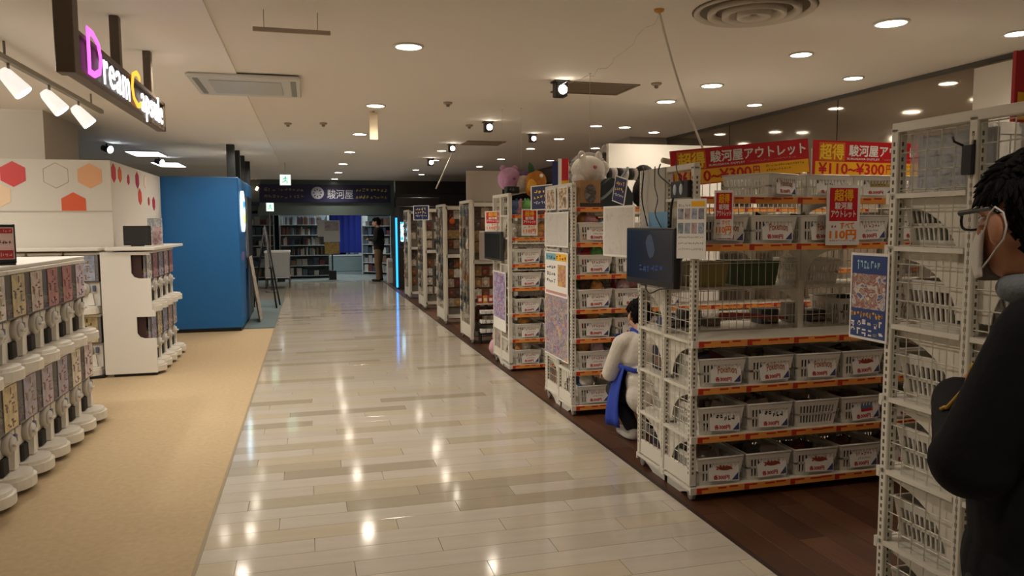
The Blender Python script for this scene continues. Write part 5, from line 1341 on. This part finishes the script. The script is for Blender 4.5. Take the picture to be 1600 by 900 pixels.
arms = [('c', LS, LE, .045, .038), ('c', LE, LW, .036, .027), ('c', RS, RE, .045, .038), ('c', RE, RW, .036, .027)]
body = blob(turned(head_parts(O3))+neck+torso+legs+arms+hand(LW, (.9, -.1, .25), (.1, 1, .1), .95, .5, -1)+hand(RW, (-.75, -.6, -.1), (-.1, 1, 0), .9, .4, 1), .0062, 5)
put(body, 'body', SKIN, man)
n0 = set(man.children); eyes(man, O3)
for o in set(man.children)-n0: on_head(o)
on_head(link('hair', hair_mesh(O3, 1.0, 4, nape=-.115, tufts=900, length=.030), man))
# mask: a cupped shell over nose, mouth and chin with ear loops
b = MB(); vs = []; n, m = 16, 10
for i in range(m+1):
    for k in range(n+1):
        u = k/n*2-1; v = i/m*2-1
        x = .069*math.sin(u*1.35); y = .024+.084*math.cos(u*1.35)*(1-.10*v*v)+.014*(1-u*u)*(1-abs(v)); z = -.062+.044*v-.012*(1-v)*.5*(1-u*u)
        vs.append((x, y-.004, z))
fs = [(i*(n+1)+k, i*(n+1)+k+1, (i+1)*(n+1)+k+1, (i+1)*(n+1)+k) for i in range(m) for k in range(n)]
b.add(vs, fs, 0, True)
MASK = mat('mask_white', '#dcd8d4', .8, bump=.2, bscale=300)
mk = on_head(b.build('mask', MASK, man)); sd = mk.modifiers.new('thick', 'SOLIDIFY'); sd.thickness = .003
for s in (-1, 1):
    x0 = s*.068
    pts = [(x0*.99, .042, -.026), (s*.076, .025, -.010), (s*.092, .0, .012), (s*.097, -.018, .024), (s*.094, -.034, .014), (s*.090, -.038, -.010), (s*.089, -.032, -.034), (s*.084, -.012, -.050), (s*.078, .010, -.070), (x0*.98, .040, -.090)]
    MB().tube(pts, .0018, 6).build('ear_loop', MASK, mk)
FR = mat('glasses_black', '#0c0c0d', .25)
gl = bpy.data.objects.new('glasses', None); COL.objects.link(gl); gl.parent = man; on_head(gl)
for s in (-1, 1):
    c = Vector((s*.034, .112, .0)); pts = []
    for k in range(17):
        a = 2*PI*k/16; pts.append(c+Vector((.028*math.copysign(abs(math.cos(a))**.7, math.cos(a)), -.008*abs(math.cos(a))*(1 if s*math.cos(a) > 0 else 0), .019*math.copysign(abs(math.sin(a))**.7, math.sin(a)))))
    MB().tube(pts, .0026, 6).build('rim', FR, gl)
    MB().tube([(s*.063, .104, .012), (s*.082, .085, .014), (s*.090, .0, .022), (s*.091, -.022, .012)], [.005, .005, .0045, .003], 6).build('temple', FR, gl)
    MB().lathe([(.024, 0), (.024, .001), (.01, .0015)], (c.x, c.y, c.z), 14, axis='y').build('lens', mat('lens_clear', '#ffffff', .02, alpha=.12, spec=.8), gl)
MB().tube([(-.007, .113, .004), (.007, .113, .004)], .0025, 6).build('bridge', FR, gl)
# jacket, collar, trousers, shoes
JK = mat('jacket_navy', '#080910', .85, bump=.12, bscale=60, var=.12, vscale=14, spec=.25)
jk = [('e', (0, -.03, 1.20), (.185, .120, .23)), ('e', (0, -.02, 1.0), (.18, .125, .22)), ('e', (0, -.02, .88), (.185, .13, .15)), ('c', (-.15, -.035, 1.345), (.15, -.035, 1.345), .068, .068), ('c', (-.06, -.04, 1.375), (.06, -.04, 1.375), .062, .062),
      ('c', LS, LE, .074, .064), ('c', LE, LW, .062, .05), ('c', RS, RE, .074, .064), ('c', RE, RW, .062, .05), ('e', (-.207, .060, 1.11), (.062, .070, .066)), ('e', (0, .08, 1.13), (.13, .06, .075))]
jm = blob(jk, .009, 4); jo = put(jm, 'jacket', JK, man)
PIPE = mat('jacket_piping', '#b08a1e', .6)
cg = [('c', (-.078*math.cos(a), -.03+.078*math.sin(a), 1.412-.012*math.sin(a)), (-.078*math.cos(a+.35), -.03+.078*math.sin(a+.35), 1.412-.012*math.sin(a+.35)), .027, .027) for a in [k*.35 for k in range(-5, 13)]]
co = blob(cg, .006, 3); put(co, 'shirt_collar', mat('shirt_grey', '#6d747c', .8, bump=.2, bscale=150), man)
def on_jacket(pts, lift=.004):
    """lays a line of piping on the jacket surface"""
    bv = on_jacket.bvh; out = []
    for p in pts:
        q, nr, _, _ = bv.find_nearest(Vector(p)); out.append(q+nr*lift)
    return out
from mathutils.bvhtree import BVHTree
on_jacket.bvh = BVHTree.FromPolygons([v.co.copy() for v in jm.vertices], [tuple(p.vertices) for p in jm.polygons])
def seg(a, b, n=10): return [Vector(a).lerp(Vector(b), k/n) for k in range(n+1)]
MB().tube(on_jacket(seg((-.11, -.02, 1.44), (-.24, -.05, 1.40))), .004, 6).build('shoulder_piping', PIPE, jo)
MB().tube(on_jacket(seg((-.16, .14, 1.30), (-.13, .16, 1.20))), .004, 6).build('chest_piping', PIPE, jo)
MB().tube(on_jacket(seg((-.20, -.10, 1.05), (-.24, -.09, .80))), .007, 6).build('side_piping', PIPE, jo)
tr = []
for s in (-1, 1): tr += [('c', (s*.085, -.01, .86), (s*.095, 0, .46), .098, .075), ('c', (s*.095, 0, .46), (s*.10, -.02, .10), .073, .062)]
put(blob(tr+[('e', (0, -.01, .88), (.165, .12, .10))], .010, 4), 'trousers', mat('trousers_dark', '#15151c', .85), man)
for s in (-1, 1): put(blob([('c', (s*.10, -.045, .052), (s*.112, .13, .042), .048, .040), ('e', (s*.106, .04, .02), (.045, .12, .02))], .006, 3), 'shoe', mat('shoe_black', '#141212', .4), man)

# --- the clerk crouching before the second rack (facing +y, towards the shelves)
ck = thing('person', 'crouching shop clerk in white sweatshirt and blue apron sorting the low baskets', 'person', (2.235, 4.80, 0), math.radians(2))
ck.scale = (.93, .93, .91)
KH = Vector((.0, .07, .945))
kb = head_parts(KH, .95)+[('c', (0, .0, .78), (0, .04, .88), .055, .05), ('e', (0, -.03, .66), (.15, .11, .16)), ('e', (0, -.09, .45), (.145, .12, .15))]
for s in (-1, 1): kb += [('c', (s*.085, -.10, .36), (s*.12, .22, .34), .085, .062), ('c', (s*.12, .22, .34), (s*.10, -.02, .09), .055, .042), ('c', (s*.10, -.05, .045), (s*.11, .10, .035), .038, .032)]
kLS, kLE, kLW = (-.17, -.01, .74), (-.215, .10, .50), (-.14, .32, .46); kRS, kRE, kRW = (.17, -.01, .74), (.22, .12, .52), (.12, .33, .48)
kb += [('c', kLS, kLE, .045, .038), ('c', kLE, kLW, .036, .027), ('c', kRS, kRE, .045, .038), ('c', kRE, kRW, .036, .027)]
kb += hand(kLW, (.1, .9, -.3), (0, .3, 1), .95, .5, 1)+hand(kRW, (-.1, .9, -.3), (0, .3, 1), .95, .5, -1)
put(blob(kb, .0075, 4), 'body', SKIN2, ck); eyes(ck, KH, .95)
link('hair', hair_mesh(KH, 1.0, 9, nape=-.12, tufts=380, length=.028), ck)
MB().tube([KH+Vector((-.02, -.08, .10)), KH+Vector((-.02, -.09, .15)), KH+Vector((-.015, -.07, .185))], [.028, .03, .006], 10).build('hair_bun', HAIR, ck)
SW = mat('sweatshirt_white', '#cfc8bb', .85, bump=.3, bscale=80)
put(blob([('e', (0, -.03, .66), (.185, .145, .19)), ('e', (0, -.10, .46), (.175, .155, .17)), ('e', (0, -.13, .36), (.19, .15, .16)), ('c', (-.13, -.01, .765), (.13, -.01, .765), .07, .07), ('c', kLS, kLE, .075, .066), ('c', kLE, (-.155, .27, .465), .066, .045), ('c', kRS, kRE, .075, .066), ('c', kRE, (.135, .28, .485), .066, .045)], .009, 4), 'sweatshirt', SW, ck)
TR2 = mat('trousers_ink', '#191c26', .85)
lt = []
for s in (-1, 1): lt += [('c', (s*.085, -.10, .36), (s*.12, .22, .34), .098, .076), ('c', (s*.12, .22, .34), (s*.10, -.02, .11), .07, .056)]
put(blob(lt+[('e', (0, -.11, .36), (.15, .12, .10))], .010, 4), 'trousers', TR2, ck)
AP = mat('apron_blue', '#1b3ba6', .75, bump=.2, bscale=90)
def strap(pts, w, name='apron_strap'):
    P = [Vector(p) for p in pts]; b = MB(); vs = []
    for i, p in enumerate(P):
        d = (P[min(i+1, len(P)-1)]-P[max(i-1, 0)]).normalized(); o = Vector((p.x, p.y+.03, 0)).normalized(); s = d.cross(o).normalized()*w/2
        vs += [p-s, p+s]
    b.add(vs, [(2*i, 2*i+2, 2*i+3, 2*i+1) for i in range(len(P)-1)], 0, True); q = b.build(name, AP, ck); m = q.modifiers.new('thick', 'SOLIDIFY'); m.thickness = .006; return q
strap([(-.19, .05, .585), (-.20, -.06, .575), (-.15, -.17, .565), (-.05, -.225, .56), (.05, -.225, .56), (.15, -.17, .565), (.2, -.06, .575)], .035)
strap([(-.065, .10, .80), (-.075, .03, .845), (-.07, -.06, .83), (-.05, -.125, .76)], .03)
strap([(.065, .10, .80), (.075, .03, .845), (.07, -.06, .83), (.05, -.125, .76)], .03)
b = MB(); vs = []
for i in range(9):
    for k in range(7):
        u, v = k/6, i/8
        y = -.10+u*.20+v*(.01+.05*u); x = -.200-.045*math.sin(v*PI*.8)+.05*u*(1-v)
        vs.append((x-.008*math.sin(u*9), y, .575-.03*u-v*.46))
b.add(vs, [(i*7+k, i*7+k+1, (i+1)*7+k+1, (i+1)*7+k) for i in range(8) for k in range(6)], 0, True)
q = b.build('apron_skirt', AP, ck); q.modifiers.new('thick', 'SOLIDIFY').thickness = .006
q = MB(); q.prism([(-.16, .80), (.16, .80), (.19, .60), (.2, .36), (-.2, .36), (-.19, .60)], 'y', .125, .131); q.build('apron_bib', AP, ck)
for s in (-1, 1): put(blob([('c', (s*.10, -.07, .05), (s*.115, .12, .04), .045, .038), ('e', (s*.107, .03, .02), (.042, .12, .02))], .007, 3), 'shoe', mat('shoe_white', '#cfcac0', .6), ck)

# --- the man by the far entrance, looking down at his hands
fm = thing('person', 'man in black jacket and khaki trousers standing by the far entrance', 'person', (1.80, 20.95-.45, 0), math.radians(70))
FH = Vector((0, .05, 1.58))
fb = head_parts(FH)+[('c', (0, -.02, 1.40), (0, .01, 1.51), .058, .052), ('e', (0, -.02, 1.24), (.17, .11, .2)), ('e', (0, -.01, 1.0), (.155, .11, .18)), ('e', (0, -.01, .9), (.16, .11, .1))]
for s in (-1, 1): fb += [('c', (s*.085, -.01, .86), (s*.10, .01, .47), .08, .055), ('c', (s*.10, .01, .47), (s*.105, -.02, .08), .052, .038), ('c', (s*.105, -.03, .05), (s*.115, .12, .035), .038, .032), ('c', (s*.18, -.02, 1.38), (s*.215, .0, 1.12), .045, .038), ('c', (s*.215, .0, 1.12), (s*.06, .24, 1.13), .036, .027)]
fb += hand((-.06, .24, 1.13), (.5, .8, .1), (-.3, .2, 1), 1, .6, 1)+hand((.06, .24, 1.13), (-.5, .8, .1), (.3, .2, 1), 1, .6, -1)
put(blob(fb, .008, 4), 'body', SKIN2, fm); eyes(fm, FH)
link('hair', hair_mesh(FH, 1.02, 5, tufts=200, length=.05), fm)
put(blob([('e', (0, -.02, 1.24), (.2, .145, .22)), ('e', (0, -.01, 1.02), (.19, .145, .22)), ('e', (0, -.01, .9), (.19, .14, .13)), ('c', (-.15, -.02, 1.39), (.15, -.02, 1.39), .07, .07)]+[('c', (s*.18, -.02, 1.38), (s*.215, .0, 1.12), .078, .066) for s in (-1, 1)]+[('c', (s*.215, .0, 1.12), (s*.09, .21, 1.13), .064, .045) for s in (-1, 1)], .010, 4), 'jacket', mat('coat_black', '#121315', .85), fm)
kt = []
for s in (-1, 1): kt += [('c', (s*.085, -.01, .87), (s*.10, .01, .47), .10, .078), ('c', (s*.10, .01, .47), (s*.105, -.02, .10), .076, .064)]
put(blob(kt+[('e', (0, -.01, .88), (.17, .12, .1))], .010, 4), 'trousers', mat('trousers_khaki', '#7d6648', .85), fm)
for s in (-1, 1): put(blob([('c', (s*.105, -.05, .05), (s*.118, .13, .042), .046, .04)], .008, 3), 'shoe', mat('shoe_black', '#141212'), fm)
q = thing('phone', 'small dark phone held by the man at the far entrance', 'phone'); q.parent = None
cz, sz_ = math.cos(math.radians(70)), math.sin(math.radians(70)); lx, ly = 0, .335
q.location = (1.80+cz*lx-sz_*ly, 20.5+sz_*lx+cz*ly, 1.15); q.rotation_euler = (.6, 0, math.radians(70))
MB().rbox(-.036, .036, -.004, .004, -.07, .07, .002).build('case', BLACK, q); MB().box(-.032, .032, -.0046, -.004, -.064, .064).build('screen', mat('phone_screen', '#30353c', .1), q)
